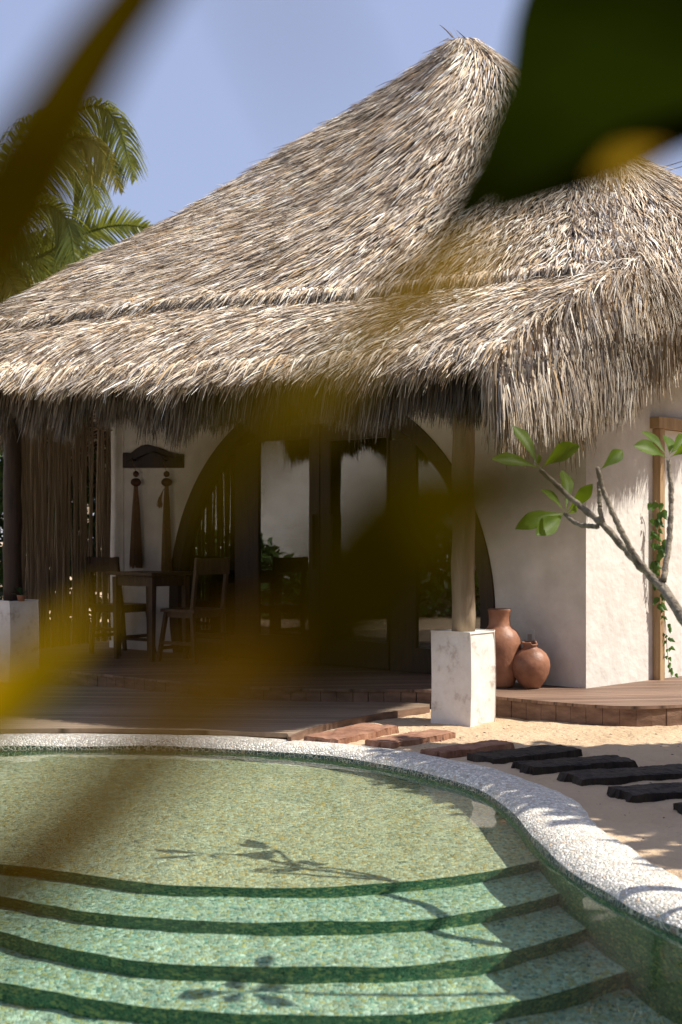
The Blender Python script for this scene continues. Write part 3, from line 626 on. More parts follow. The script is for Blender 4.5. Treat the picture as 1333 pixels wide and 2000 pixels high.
# eave of the skirt
cK = surfs['K'][:, -1]; dK = unit(surfs['K'][:, -1] - surfs['K'][:, -4])
edge_line(cK - dK * .12, 7500, unit(dK * .9 + np.array([-.05, -.05, -.3])), (.10, .26), .16, (.04, .04, .02))
edge_line(cK - dK * .14 + np.array([.03, .05, -.05]), 17000, unit(dK * .22 + np.array([0, 0, -1.])), (.24, .42), .06, (.025, .03, .02), tone=.24, lift=.005, sag=.0)  # dark tone paints the fringe's self-shadow, along with weathered ends
edge_line(cK - dK * .22 + np.array([.05, .10, -.05]), 14000, unit(dK * .1 + np.array([0, 0, -1.])), (.24, .42), .06, (.04, .05, .03), tone=.18, lift=.005, sag=.0)  # inner fringe layer, its shade painted darker still
# eave of the right side: long hanging straws
cH = surfs['H'][:, -1]; top = surfs['H'][:, 0]
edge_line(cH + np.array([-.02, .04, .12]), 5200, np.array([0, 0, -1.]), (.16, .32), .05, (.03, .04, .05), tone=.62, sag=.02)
for t in (.15, .4, .7): edge_line(top * (1 - t) + cH * t, 2600, np.array([.05, -.06, -1.]), (.25, .5), .07, (.02, .02, .03), sag=.0, lift=.05, Wd=(.006, .014))
# hip line where skirt turns the corner
hp = surfs['K'][-1]; edge_line(hp, 1500, unit(np.array([-.35, -.3, -.55])), (.12, .26), .25, (.02, .02, .02))
edge_line(hp, 1500, unit(np.array([.05, -.1, -1.])), (.15, .35), .15, (.02, .02, .02))
R_ = surfs['R']; eR = R_[:45, -1]; edge_line(eR + np.array([0, 0, .06]), 9000, np.array([.02, -.02, -1.]), (.14, .26), .06, (.05, .05, .05), sag=.02, tone=.62)
edge_line(R_[45:, -1], 3000, np.array([0, 0, -1.]), (.2, .4), .1, (.05, .05, .05), Wd=(.02, .04))
# second hip, crown tuft and strays along the left silhouette
edge_line(R_[0][6:24], 2600, unit(np.array([.1, -.35, -.75])), (.15, .34), .28, (.05, .05, .03))
ap = np.array(tuple(at(905, 86, 12.9)))
n = 1500; a = rng.uniform(0, 2 * np.pi, n); d = np.stack([np.cos(a), np.sin(a), rng.uniform(-1.5, -.5, n)], 1)
add(straws(ap + np.stack([np.cos(a), np.sin(a), 0 * a], 1) * .06 + np.array([0, 0, .03]), d, np.stack([np.cos(a), np.sin(a), a * 0 + .6], 1), rng.uniform(.15, .38, n), rng.uniform(.006, .013, n), rng.uniform(0, .05, n), np.full(n, .04)))
sil = loft(upper, 70)[9:12].mean(0)
edge_line(sil, 110, unit(np.array([-.8, 0, -.35])), (.10, .22), .3, (.03, .05, .03), sag=.0, tone=.6)
edge_line(np.array([ap - (.14, 0, .0), ap + (.2, 0, -.08)]), 16, unit(np.array([-.8, -.1, .15])), (.1, .2), .4, (.03, .05, .02), sag=0, tone=.55)
tv = np.concatenate([a[0] for a in ACC]); tf_ = np.concatenate([a[1] for a in ACC]); tc_ = np.concatenate([a[2] for a in ACC])
th = npmesh('thatch', tv, tf_, thatch_m, None, False, tc_); th.parent = base

# ================================================================== PORCH POSTS ON PLINTHS
dL = Vector((-.779, .627, 0)); dR_ = Vector((.627, .779, 0))
def porch_post(corner, z0, h, label, top=2.25, wood=None):
    t = thing('porch_post', label, 'post', (corner.x, corner.y, z0), 'round porch posts on square white plinths')
    a = .296; c = corner + (dL + dR_) * a / 2
    bm = bmesh.new(); bmesh.ops.create_cube(bm, size=1)
    bmesh.ops.subdivide_edges(bm, edges=bm.edges[:], cuts=7, use_grid_fill=True)
    for q in bm.verts:
        u, v_, w = q.co; bulge = .0025 * math.sin(w * 5 + u * 4) + .002 * math.sin(u * 9 + v_ * 7 + w * 3)
        k = 1 - .012 * w
        p_ = c + dL * (u * a * k) + dR_ * (v_ * a * k); q.co = (p_.x + bulge * u * 2, p_.y + bulge * v_ * 2, z0 - .05 + (w + .5) * (h + .05))
    o = from_bm('plinth', bm, plinth_m, bevel=.007, seg=2, smooth=False); put(o, t)
    for pl in o.data.polygons: pl.use_smooth = False
    P = [(c.x + .004 * math.sin(k * 1.3), c.y + .12 + .003 * math.cos(k * 2) - .12, z0 + h - .01 + (top - z0 - h) * k / 14) for k in range(15)]
    rad = [.078 - .004 * k / 14 + .002 * math.sin(k * 2.1) for k in range(15)]
    put(tube('shaft', P, rad, wood or post_wood, None, 20), t); return t
porch_post(Vector((.833, 8.62, 0)), 0.0, .60, 'weathered round post on the white plinth standing in the sand by the porch')
porch_post(at(18, 1056, 10.9), ZD, .665, 'dark round post on a white plinth at the far left beside the cane screen', wood=dark_wood)
pc = at(18, 1056, 10.9) + dL * .1 + dR_ * .2

# ================================================================== SMALL PLANT ON THE LEFT PLINTH
pp = at(42, 1175, 11.0); pz = ZD + .665
pt = thing('potted_plant', 'tiny clay pot with dark arching leaves on top of the far left plinth', 'potted plant', (pp.x, pp.y, pz))
lathe('pot', [(.001, 0), (.026, 0), (.036, .045), (.038, .05), (.033, .05), (.028, .03), (.001, .03)], clay, pt, (0, 0, 0), 20, 0)
def blade(base, tip, width, m, parent=None, name='leaf', arch=.3, fold=.25, up=Vector((0, 0, 1)), nseg=10, shape='obovate', side=None):
    base, tip = Vector(base), Vector(tip); d = tip - base; L_ = d.length; s = side or d.cross(up); s = s.normalized(); u = s.cross(d).normalized()
    v, f = [], []
    for k in range(nseg + 1):
        t = k / nseg
        if shape == 'obovate': w = math.sin(math.pi * t ** 1.35) ** .8 * (.25 + .75 * min(1, t * 1.4)) if 0 < t < 1 else .02
        elif shape == 'heart': w = max(.02, (1 - t) ** .7 * min(1, .35 + t * 5))
        else: w = max(.03, math.sin(math.pi * min(1, t * .95 + .03)) ** .6)
        w *= width / 2; c = base + d * t + u * (arch * L_ * (math.sin(t * math.pi * .9) * .5)); r = .06 * math.sin(t * 19 + base.x * 50) * w
        v += [c - s * w + u * (fold * w + r), c - s * w * .5 + u * fold * w * .42, c, c + s * w * .5 + u * fold * w * .42, c + s * w + u * (fold * w - r)]
    for k in range(nseg):
        for j in range(4): f.append((k * 5 + j, k * 5 + j + 1, k * 5 + j + 6, k * 5 + j + 5))
    return mesh(name, v, f, m, parent, True)
dark_leaf = leaf_mat('dark_leaf', (.02, .05, .015), (.04, .08, .02), .2)
for a in (.2, 1.3, 2.5, 3.6, 4.8, 5.6): blade((0, 0, .03), (.09 * math.cos(a), .09 * math.sin(a), .085 + .03 * math.sin(a * 3)), .03, dark_leaf, pt)

# ================================================================== CANE SCREEN
A0 = at(22, 1056, 11.9); B0 = at(216, 1056, 13.28)
sc_ = thing('cane_screen', 'hanging screen of thin upright brown canes at the left end of the porch', 'screen', (A0.x, A0.y, ZP))
vv, ff = [], []; n = 46; ln = (B0 - A0).length; dd = (B0 - A0).normalized(); nn = Vector((dd.y, -dd.x, 0))
i = 0; s = 0
while s < ln:
    gap = .79 < s / ln < .87
    if not gap:
        r = random.uniform(.010, .0155); p0 = A0 + dd * s + nn * random.uniform(-.012, .012); lean = random.uniform(-.035, .035)
        P = []
        for k in range(7):
            t = k / 6; q = p0 + dd * (lean * t + .008 * math.sin(t * 5 + i)) + nn * .01 * math.sin(t * 7 + i * 2); P.append((q.x, q.y, 2.45 - t * (2.45 - .20 - random.uniform(0, .02))))
        v, f = tube_arrays(P, [r * (1 + .12 * math.sin(k * 2 + i)) for k in range(7)], 7, .06); b0 = len(vv); vv += v; ff += [tuple(x + b0 for x in q) for q in f]
    s += .0205 + random.uniform(-.003, .004); i += 1
put(mesh('canes', vv, ff, cane, None, True), sc_)
for z in (2.3,):
    bm = bmesh.new(); bar(bm, tuple(A0 + nn * .02 + Vector((0, 0, z - CH))), tuple(B0 + nn * .02 + Vector((0, 0, z - CH))), .012)
    put(from_bm('tie_rail', bm, cane), sc_)

# ================================================================== COAT RACK AND TASSELS
def fx(px, py, off=0.0): t = tf(px, off); p_ = fp(t, 0, off); return fp(t, CH - (py - 1056) * p_.y / F, off)
rk = thing('coat_rack', 'small carved dark wood rack with a peaked top, mounted high on the white wall', 'coat rack', fx(302, 900))
ol = [(648, 492), (668, 490), (690, 492), (718, 470), (742, 456), (775, 449), (800, 455), (842, 468), (885, 486), (925, 494), (962, 500), (962, 571), (648, 571)]
ol = [(x / 2.666, 700 + y / 2.666) for x, y in ol]
bm = bmesh.new(); a = [bm.verts.new(fx(x, y, .004)) for x, y in ol]; fc = bm.faces.new(a)
g_ = bmesh.ops.extrude_face_region(bm, geom=[fc]); bmesh.ops.translate(bm, verts=[q for q in g_['geom'] if isinstance(q, bmesh.types.BMVert)], vec=NF * .022)
put(from_bm('board', bm, dark_wood, bevel=.003), rk)
bm = bmesh.new(); cv = cat([fx(x / 2.666, 700 + y / 2.666, .036) for x, y in [(660, 528), (720, 512), (770, 490), (810, 494), (860, 515), (950, 532)]], 16)
for p0, p1 in zip(cv[:-1], cv[1:]): bar(bm, p0, p1, .02, .018)
put(from_bm('carved_moulding', bm, dark_wood), rk)
for i, px in enumerate((266, 326)):
    pk = fx(px, 899, .026); put(tube('peg', [pk, pk + NF * .03, pk + NF * .055 + Vector((0, 0, .02))], [.008, .007, .009], dark_wood, None, 8), rk)
    ts = thing('hanging_tassel', ['long jute tassel with two dark beads on the left peg of the rack', 'jute tassel with two dark beads and a side tuft, on the right peg'][i], 'tassel', pk, 'jute tassels hanging from the wall rack')
    c = pk + NF * .045
    y0 = [fx(px, 905, .07), fx(px, 926, .07), fx(px, 942, .07), fx(px, 950, .07)]
    put(tube('loop', [c, y0[1] + Vector((.006, 0, 0))], [.003, .003], rope, None, 6), ts)
    for q, r, h in ((y0[1], .030, .030), (y0[2], .052, .042)):
        pr = [(max(.002, r * math.sin(math.pi * k / 10)), -h * math.cos(math.pi * k / 10)) for k in range(11)]
        o = lathe('bead', pr, bead_m, None, q, 20, .03); o.parent = ts; o.matrix_parent_inverse = Matrix.Translation(-Vector(ts.location))
    zb = .93 if i == 0 else .90; n = 150; top_ = np.array(tuple(y0[3])); a = rng.uniform(0, 6.28, n); rr_ = np.sqrt(rng.random(n))
    vv, ff = [], []
    for k in range(n):
        r0, r1 = .018 * rr_[k], .062 * rr_[k] * (1 if i == 0 else .85); P = []
        for t in (0, .3, .6, 1): rr2 = r0 + (r1 - r0) * (t ** .7); P.append((top_[0] + math.cos(a[k] + t * .4) * rr2, top_[1] + math.sin(a[k] + t * .4) * rr2, top_[2] - t * (top_[2] - zb - .05 * rng.random())))
        v, f = tube_arrays(P, [.0032] * 4, 4); b0 = len(vv); vv += v; ff += [tuple(x + b0 for x in q) for q in f]
    if i == 1:
        for k in range(40):
            e = top_ + np.array([-.05 - .03 * rng.random(), 0, -.12]); v, f = tube_arrays([top_, top_ + np.array([-.035, 0, -.04]), e, e + np.array([rng.normal(0, .012), 0, -.05 - .04 * rng.random()])], [.0028] * 4, 4); b0 = len(vv); vv += v; ff += [tuple(x + b0 for x in q) for q in f]
    put(mesh('strands', vv, ff, rope, None), ts)

# ================================================================== TABLE AND CHAIRS
def chair(pos, ang, label):
    t = thing('wooden_chair', label, 'chair', (pos[0], pos[1], ZP), 'plain wooden chairs at the porch table'); t.rotation_euler = (0, 0, ang)
    # local: +x faces forward, origin at near rear foot, +y / -y across
    def P(n_, segs, w=.032, d=None, bev=.003):
        bm = bmesh.new()
        for a, b_ in segs: bar(bm, a, b_, w, d)
        return from_bm(n_, bm, chair_wood, t, bevel=bev, seg=1)
    for y in (-.19, .19):
        P('leg', [((-.21, y, 0), (-.17, y, .44)), ((-.17, y, .44), (-.235, y, .92))]); P('leg', [((.23, y * 1.08, 0), (.165, y * .92, .44))])
    bm = bmesh.new(); box(bm, (0, 0, .455), (.21, 0, 0), (0, .205, 0), (0, 0, .014)); from_bm('seat', bm, chair_wood, t, bevel=.008)
    P('seat_frame', [((-.17, -.18, .42), (-.17, .18, .42)), ((.16, -.16, .42), (.16, .16, .42)), ((-.17, -.18, .42), (.16, -.17, .42)), ((-.17, .18, .42), (.16, .17, .42))], .02, .05)
    bm = bmesh.new(); box(bm, (-.228, 0, .845), (.011, 0, 0), (0, .21, 0), (0, 0, .07)); from_bm('top_rail', bm, chair_wood, t, bevel=.006)
    P('stretcher', [((-.195, -.19, .17), (.205, -.197, .17)), ((-.195, .19, .17), (.205, .197, .17))], .018, .03); P('stretcher', [((.212, -.197, .12), (.212, .197, .12)), ((-.2, -.19, .24), (-.2, .19, .24))], .018, .03)
    return t
def chair_at(foot, fdir, near, label):
    """place by the near rear foot; fdir forward; near = local y of that foot"""
    f_ = Vector((fdir[0], fdir[1], 0)).normalized(); l = Vector((-f_.y, f_.x, 0)); o = Vector((foot[0], foot[1], 0)) + f_ * .21 - l * near
    return chair((o.x, o.y), math.atan2(f_.y, f_.x), label)
chair_at((-2.07, 12.38), (.62, .78), -.19, 'dark wooden chair on the left of the porch table near the cane screen')
chair_at((-1.26, 11.52), (-.78, .62), .19, 'wooden chair on the right of the porch table, its back to the glass doors')
tb = thing('porch_table', 'small square dark wooden table between the two porch chairs', 'table', (-1.72, 12.05, ZP)); tb.rotation_euler = (0, 0, R(-40))
bm = bmesh.new(); box(bm, (0, 0, .775), (.31, 0, 0), (0, .27, 0), (0, 0, .014)); from_bm('table_top', bm, chair_wood, tb, bevel=.005)
bm = bmesh.new()
for a, b_ in (((-.24, -.2), (.24, -.2)), ((-.24, .2), (.24, .2)), ((-.24, -.2), (-.24, .2)), ((.24, -.2), (.24, .2))): bar(bm, (*a, .71), (*b_, .71), .02, .09)
from_bm('apron', bm, chair_wood, tb)
for x in (-.24, .24):
    for y in (-.2, .2): bm = bmesh.new(); bar(bm, (x, y, .745), (x, y, 0), .055, .055, .034); from_bm('leg', bm, chair_wood, tb, bevel=.003, seg=1)

# ================================================================== POTS
tall = [(.001, 0), (.10, 0), (.115, .02), (.138, .10), (.158, .20), (.165, .29), (.158, .355), (.13, .405), (.096, .43), (.083, .45), (.080, .50), (.084, .545), (.09, .56), (.088, .57), (.078, .565), (.07, .53), (.07, .45), (.001, .44)]
o = lathe('clay_jar', [(r * .96, z) for r, z in tall], clay, None, (1.16, 9.74, ZP + .002), 48, .01); tag(o, 'tall terracotta jar with a straight neck, behind the white plinth', 'jar', 'terracotta vessels beside the porch')
rd = [(.001, 0), (.058, 0), (.07, .012), (.10, .05), (.126, .10), (.139, .155), (.135, .20), (.115, .245), (.082, .277), (.056, .29), (.048, .30), (.05, .318), (.058, .332), (.056, .338), (.047, .33), (.04, .30), (.001, .28)]
o = lathe('clay_pot', rd, clay, None, (1.385, 9.66, ZP + .002), 48, .014); o.rotation_euler = (R(2), R(-3), 0); tag(o, 'round shiny terracotta pot with a small broken neck, against the wall', 'pot', 'terracotta vessels beside the porch')
for q in o.data.vertices:
    if q.co.z > .315 and q.co.x > .0 and q.co.y < .02: q.co.z -= .016

# ================================================================== SLEEPERS
planks = [((590, 1437), (652, 1446), (771, 1418), rust_wood, 'splintered reddish plank in the sand closest to the lower deck'),
 ((711, 1444), (767, 1450), (897, 1428), rust_wood, 'reddish brown plank in the sand just in front of the white plinth'),
 ((820, 1463), (873, 1467), (1020, 1447), rust_wood, 'worn brown plank in the sand, last of the reddish ones before the black ones'),
 ((910, 1470), (963, 1481), (1144, 1462), char_wood, 'charred black plank in the sand, the one next to the reddish planks'),
 ((998, 1486), (1049, 1497), (1257, 1483), char_wood, 'charred black plank with a pale scrape, second black one from the plinth'),
 ((1088, 1506), (1133, 1521), (1385, 1504), char_wood, 'charred black plank reaching the right edge, third black one from the plinth'),
 ((1182, 1535), (1230, 1551), (1500, 1533), char_wood, 'charred black plank with pale chips at its near end, fourth black one'),
 ((1310, 1566), (1352, 1590), (1640, 1568), char_wood, 'charred black plank of which only the tip shows at the right edge')]
for k, (a, b_, c, m, lab) in enumerate(planks):
    zt = .036; a, b_, c = gr(*a, zt), gr(*b_, zt), gr(*c, zt); ax = (c - b_); L_ = ax.length; ax.normalize(); w = b_ - a; w -= ax * w.dot(ax) * .8; W_ = w.length; w.normalize()
    nx, ny = 46, 12; v, f = [], []; sd = random.uniform(0, 99)
    for j in range(ny + 4):
        for i in range(nx):
            u = i / (nx - 1); e = abs(u - .5) * 2; jj = min(max(j - 2, 0), ny - 1); vv_ = jj / (ny - 1)
            rough_ = .006 * math.sin(u * 17 + sd) + .003 * math.sin(u * 43 + sd * 2) + .003 * random.uniform(-1, 1)
            endx = (.02 * math.sin(vv_ * 9 + sd) + .012 * random.uniform(-1, 1)) * (e > .96)
            p_ = a + ax * (u * L_ + endx) + w * (vv_ * W_ + rough_ * (1 if vv_ > .5 else -1) * abs(vv_ - .5) * 2)
            z = zt - .005 * max(0, abs(vv_ - .5) * 2 - .8) * 5 - .004 * max(0, e - .95) * 20 + .0022 * math.sin(u * 9 + vv_ * 30 + sd) * math.sin(vv_ * 44 + sd) + .002 * random.uniform(-1, 1) - .008 * max(0, math.sin(u * 7 + vv_ * 5 + sd) - .82) * 4
            if j in (0, ny + 3) or i in (0, nx - 1): z = -.03
            v.append((p_.x, p_.y, z))
    for j in range(ny + 3):
        for i in range(nx - 1): f.append((j * nx + i, j * nx + i + 1, (j + 1) * nx + i + 1, (j + 1) * nx + i))
    o = mesh('wooden_sleeper', v, f, m); tag(o, lab, 'plank', 'plank stepping stones in the sand')
# litter
v, f = [], []
for k in range(150):
    x, y = random.uniform(.3, 2.6), random.uniform(4.9, 8.6); p_ = Vector((x, y)); d_ = (p_ - Vector(PC)); th_ = math.atan2(d_.y, d_.x); rO = np.interp(th_, TH, RO)
    if d_.length < rO + .05: continue
    z = .012; r = random.uniform(.003, .009); a = random.uniform(0, 6); b0 = len(v)
    v += [(x + r * 1.8 * math.cos(a), y + r * 1.8 * math.sin(a), z), (x - r * .6 * math.sin(a), y + r * .6 * math.cos(a), z + r * .7), (x - r * 1.6 * math.cos(a), y - r * 1.6 * math.sin(a), z), (x + r * .6 * math.sin(a), y - r * .6 * math.cos(a), z + .001)]; f.append((b0, b0 + 1, b0 + 2, b0 + 3))
tag(mesh('leaf_litter', v, f, char_wood), kind='stuff')

# ================================================================== FRANGIPANI
ft = thing('frangipani_tree', 'bare grey frangipani branches with a few broad green leaves, leaning in from the right', 'tree', (2.12, 4.42, 0))
def branch(name, pts, r0, r1, parent=ft, n=44):
    P = cat([at(*q) for q in pts], n); P = P + rng.normal(0, .0012, P.shape); k = np.linspace(0, 1, n); rad = (r0 + (r1 - r0) * k) * (1 + .09 * np.sin(k * 75) + rng.normal(0, .05, n))
    v, f = tube_arrays(P, rad, 10, .05); o = mesh(name, v, f, plume_bark, None, True); return put(o, parent)
tr_ = [(2.12, 4.42, -.05), (2.08, 4.43, .22), (1.8, 4.46, .5), (1.48, 4.5, .74), (1.33, 4.62, .87)]
v, f = tube_arrays(cat([Vector(q) for q in tr_] + [at(1345, 1222, 4.80), at(1333, 1206, 4.84), at(1296, 1148, 4.95)], 34), np.linspace(.042, .0175, 34) * (1 + rng.normal(0, .03, 34)), 12, .04)
put(mesh('trunk', v, f, plume_bark, None, True), ft)
branch('branch', [(1297, 1150, 4.95), (1262, 1117, 5.02), (1215, 1066, 5.10), (1178, 1024, 5.15), (1120, 978, 5.30), (1085, 945, 5.36), (1056, 917, 5.38)], .017, .009)
branch('branch', [(1272, 1125, 5.0), (1240, 1085, 5.02), (1208, 1026, 5.05), (1182, 965, 5.08), (1167, 914, 5.1)], .013, .009)
branch('branch', [(1178, 1024, 5.15), (1172, 990, 5.16), (1170, 940, 5.18)], .010, .007)
branch('branch', [(1296, 1136, 4.96), (1305, 1080, 5.02), (1310, 1015, 5.08), (1311, 960, 5.12), (1306, 898, 5.16)], .012, .009)
branch('branch', [(1168, 1028, 5.15), (1140, 1027, 5.25), (1118, 1017, 5.38), (1104, 1004, 5.47)], .010, .007)
v, f = tube_arrays(cat([Vector((2.06, 4.43, .3)), Vector((2.02, 4.3, .8)), Vector((1.76, 4.14, 1.25)), Vector((1.37, 4.14, 1.62))], 20), np.linspace(.022, .008, 20), 10, .05); put(mesh('branch', v, f, plume_bark, None, True), ft)
def pleaf(base, tip, Yb, Yt, w, arch=.25, side=None):
    w *= 1.22
    o = blade(at(*base, Yb), at(*tip, Yt), w, plume_leaf, None, arch=arch, fold=.3, nseg=14, side=(at(*tip, Yt) - at(*base, Yb)).cross(Vector((.5, -.85, .55)))); put(o, ft)
Sx = Vector((.8, .2, .55)).normalized(); Sv = Vector((.35, .45, .8)).normalized()
pleaf((1056, 915), (958, 898), 5.38, 5.30, 0.05568, .18, Vector((.1, .8, .6))); pleaf((1054, 914), (1000, 832), 5.38, 5.43, 0.06336, .12, Vector((.75, .5, -.4)))
pleaf((1058, 914), (1135, 872), 5.38, 5.28, 0.07488, .22, Vector((-.3, .6, .75))); pleaf((1050, 911), (1052, 886), 5.38, 5.38, 0.0192)
pleaf((1103, 1002), (1005, 1036), 5.47, 5.39, 0.06528, .30, Vector((.25, .55, .8))); pleaf((1102, 1004), (1046, 1047), 5.47, 5.31, 0.06912, .12, Vector((-.5, .5, .7)))
pleaf((1103, 1000), (1057, 956), 5.47, 5.57, 0.048, .1, Vector((.7, .5, -.5))); pleaf((1106, 1000), (1098, 920), 5.47, 5.64, 0.05952, .15, Vector((.85, .4, 0)))
pleaf((1108, 1000), (1158, 945), 5.47, 5.42, 0.04992, .15, Vector((-.4, .7, .5))); pleaf((1108, 1004), (1125, 985), 5.47, 5.41, 0.0336)
pleaf((1173, 918), (1216, 880), 5.10, 5.15, 0.048, .12, Vector((.6, .3, .6)))
pleaf((1304, 895), (1236, 872), 5.16, 5.10, 0.06336, .18, Vector((.1, .5, .85))); pleaf((1303, 890), (1253, 843), 5.16, 5.24, 0.048, .12, Vector((.7, .5, -.4)))
pleaf((1308, 888), (1300, 852), 5.16, 5.26, 0.0528, .1, Vector((.8, .5, .1))); pleaf((1310, 893), (1375, 862), 5.16, 5.10, 0.05952, .15, Vector((-.2, .6, .75))); pleaf((1308, 888), (1340, 850), 5.16, 5.22, 0.048, .1, Vector((.6, .6, .4)))
for a in range(6):
    c = Vector((1.37, 4.14, 1.62)); rl_ = (.16, .2, .13, .19, .11, .17)[a]; o = blade(c, c + Vector((rl_ * math.cos(a * 1.05 + .3), rl_ * math.sin(a * 1.05 + .3), .07 * math.sin(a * 2.3))), .08, plume_leaf); put(o, ft)

# ================================================================== VINE
vn = thing('climbing_vine', 'thin green vine with heart shaped leaves climbing the timber doorway post', 'vine', rp(s0, ZP))
stem = [(1312, 1322), (1306, 1290), (1302, 1250), (1300, 1215), (1294, 1170), (1288, 1110), (1284, 1050), (1286, 1000), (1280, 978)]
def rx(px, py, off): s_ = sr(px, off); q = rp(s_, 0, off); return rp(s_, CH - (py - 1056) * q.y / F, off)
P = cat([rx(x, y, .075) for x, y in stem], 60); v, f = tube_arrays(P, [.003] * 60, 5); put(mesh('stem', v, f, frame_wood, None, True), vn)
for k in range(64):
    t = k / 63; i = int(t * 59); big = t > .42; c = Vector(P[i]) + Vector((random.uniform(-.05, .05) if big else random.uniform(-.02, .03), -.02, random.uniform(-.03, .03)))
    s = random.uniform(.05, .085) if big else random.uniform(.028, .045); a = random.uniform(-.9, .9)
    put(blade(c, c + Vector((math.sin(a) * s, random.uniform(-.02, .0), -math.cos(a) * s)), s * .85, vine_leaf, None, shape='heart', nseg=5, side=Vector((math.cos(a), .25, math.sin(a)))), vn)

# ================================================================== COCONUT PALM
pm = thing('coconut_palm', 'coconut palm with drooping green and yellow fronds behind the left of the roof', 'palm tree', (-5.2, 19, 0))
PY = 19.0; crown = at(-10, 440, PY)
v, f = tube_arrays(cat([Vector((-5.2, 19, -.1)), Vector((-5.35, 19.1, 1.6)), Vector((-5.2, 19.05, 3.4)), crown], 30), np.linspace(.2, .11, 30), 14, .05); put(mesh('trunk', v, f, trunk_m, None, True), pm)
def frond(pts, Lf, m=palm_leaf, droop=.6, n=60, spread=.75, w=.026):
    C_ = cat([p_ if isinstance(p_, Vector) else at(*p_) for p_ in pts], n); v, f = tube_arrays(C_, np.linspace(.028, .006, n), 6); nb = []
    T = np.gradient(C_, axis=0); T /= np.linalg.norm(T, axis=1)[:, None]; vv, ff = list(v), list(f)
    view = unit(C_.mean(0) - np.array([0, 0, 1.2]))
    for i in range(3, n):
        t = i / (n - 1); sd = np.cross(T[i], view if abs(T[i][2]) < .98 else np.array([0, 1., 0])); sd = unit(sd)
        for sg in (-1, 1):
            for rep in range(2):
                l = Lf * (math.sin(math.pi * min(1, t * .9 + .12)) ** .7 + .1) * random.uniform(.8, 1.1); d = unit(sd * sg + T[i] * spread + rng.normal(0, .08, 3)); p0 = C_[i] + T[i] * (rep * .5) * np.linalg.norm(C_[1] - C_[0])
                b0 = len(vv); wv = np.cross(d, view) + rng.normal(0, .35, 3); wv = unit(wv)
                for k, q in enumerate((0, .35, .7, 1)):
                    c = p0 + d * l * q + np.array([0, 0, -1.]) * l * droop * q * q; ww = w * (1, 1.0, .7, .12)[k] / 2; vv += [tuple(c - wv * ww), tuple(c + wv * ww)]
                ff += [(b0, b0 + 1, b0 + 3, b0 + 2), (b0 + 2, b0 + 3, b0 + 5, b0 + 4), (b0 + 4, b0 + 5, b0 + 7, b0 + 6)]
    put(mesh('frond', vv, ff, m, None), pm)
frond([crown, (60, 330, 19), (120, 240, 18.6), (180, 207, 18.2), (228, 240, 17.9), (262, 345, 17.7)], .62, droop=1.0)
frond([crown, (50, 370, 18.6), (110, 290, 18.2), (160, 268, 18), (205, 300, 17.8), (238, 370, 17.7)], .42, palm_yellow, droop=.9)
frond([crown, (50, 350, 19.6), (110, 300, 19.7), (160, 320, 19.6), (190, 400, 19.4)], .6, droop=1.1)
frond([crown, (20, 300, 19.4), (70, 235, 19.6), (130, 225, 19.8), (180, 290, 20)], .55, droop=1.0)
frond([crown + Vector((0, 0, -.3)), (60, 505, 18.2), (150, 462, 17.9), (230, 440, 17.6), (300, 447, 17.4)], .52, palm_leaf, droop=.12, spread=.9)
frond([crown + Vector((0, 0, -.3)), (40, 480, 18.6), (100, 480, 18.3), (150, 540, 18), (190, 640, 17.8)], .5, droop=.5)
frond([crown, (-10, 500, 18.5), (20, 550, 18.2), (60, 620, 18), (80, 720, 18)], .5, palm_yellow, droop=.5)
frond([crown, (30, 430, 18.0), (85, 400, 17.7), (130, 430, 17.6), (150, 520, 17.5)], .5, palm_leaf, droop=.7)
frond([crown, (20, 520, 19.5), (70, 560, 19.8), (100, 640, 20)], .55, droop=.6)
frond([crown, (-60, 330, 19), (-150, 260, 19), (-240, 330, 19), (-280, 450, 19)], .6, droop=.9)
frond([crown, (-60, 420, 18), (-160, 430, 17), (-240, 540, 16.8)], .6, droop=.7)
frond([crown, (-20, 350, 20.5), (-60, 280, 21.5), (-120, 330, 22.5), (-140, 450, 23)], .6, droop=.9)

# ================================================================== LEAF CLOUD PLANTS
def cloud(name, pts_fn, n, size, m, parent):
    P = pts_fn(n); n = len(P); d = unit(rng.normal(0, 1, (n, 3)) + np.array([0, 0, -.2])); e = unit(np.cross(d, rng.normal(0, 1, (n, 3)))); s = size * rng.uniform(.6, 1.3, n)[:, None]
    v = np.stack([P, P + d * s * .5 + e * s * .28, P + d * s, P + d * s * .5 - e * s * .28], 1).reshape(-1, 3); f = np.arange(n * 4).reshape(n, 4)
    o = npmesh(name, v, f, m); return put(o, parent) if parent else o
def blobs(cs, rs, k=.75):
    cs, rs = np.array(cs, float), np.array(rs, float)
    def g(n):
        i = rng.integers(0, len(cs), n); d = unit(rng.normal(0, 1, (n, 3))); return cs[i] + d * rs[i] * (rng.uniform(k, 1, n)[:, None] ** .5) * (1 + .2 * np.sin(d[:, :1] * 7 + i[:, None]) * np.cos(d[:, 1:2] * 6))
    return g
bt = thing('leafy_tree', 'dense bright green leafy tree peeking over the roof below the palm', 'tree', (-4.6, 24, 0))
c0 = at(150, 540, 24)
v, f = tube_arrays([(-4.6, 24, -.1), (-4.7, 24, 2), (c0.x, 24, c0.z - .4)], [.2, .15, .08], 10); put(mesh('trunk', v, f, trunk_m, None, True), bt)
cloud('crown', blobs([(c0.x + dx, 24 + dy, c0.z + dz) for dx, dy, dz in ((0, 0, 0), (.8, .3, -.25), (-.9, .2, -.1), (-1.6, 0, -.5), (.2, .5, -.9), (-.9, .3, -1.1), (1.3, 0, -.9))], [(.75, .7, .5)] * 7), 9000, .15, bush_leaf, bt)
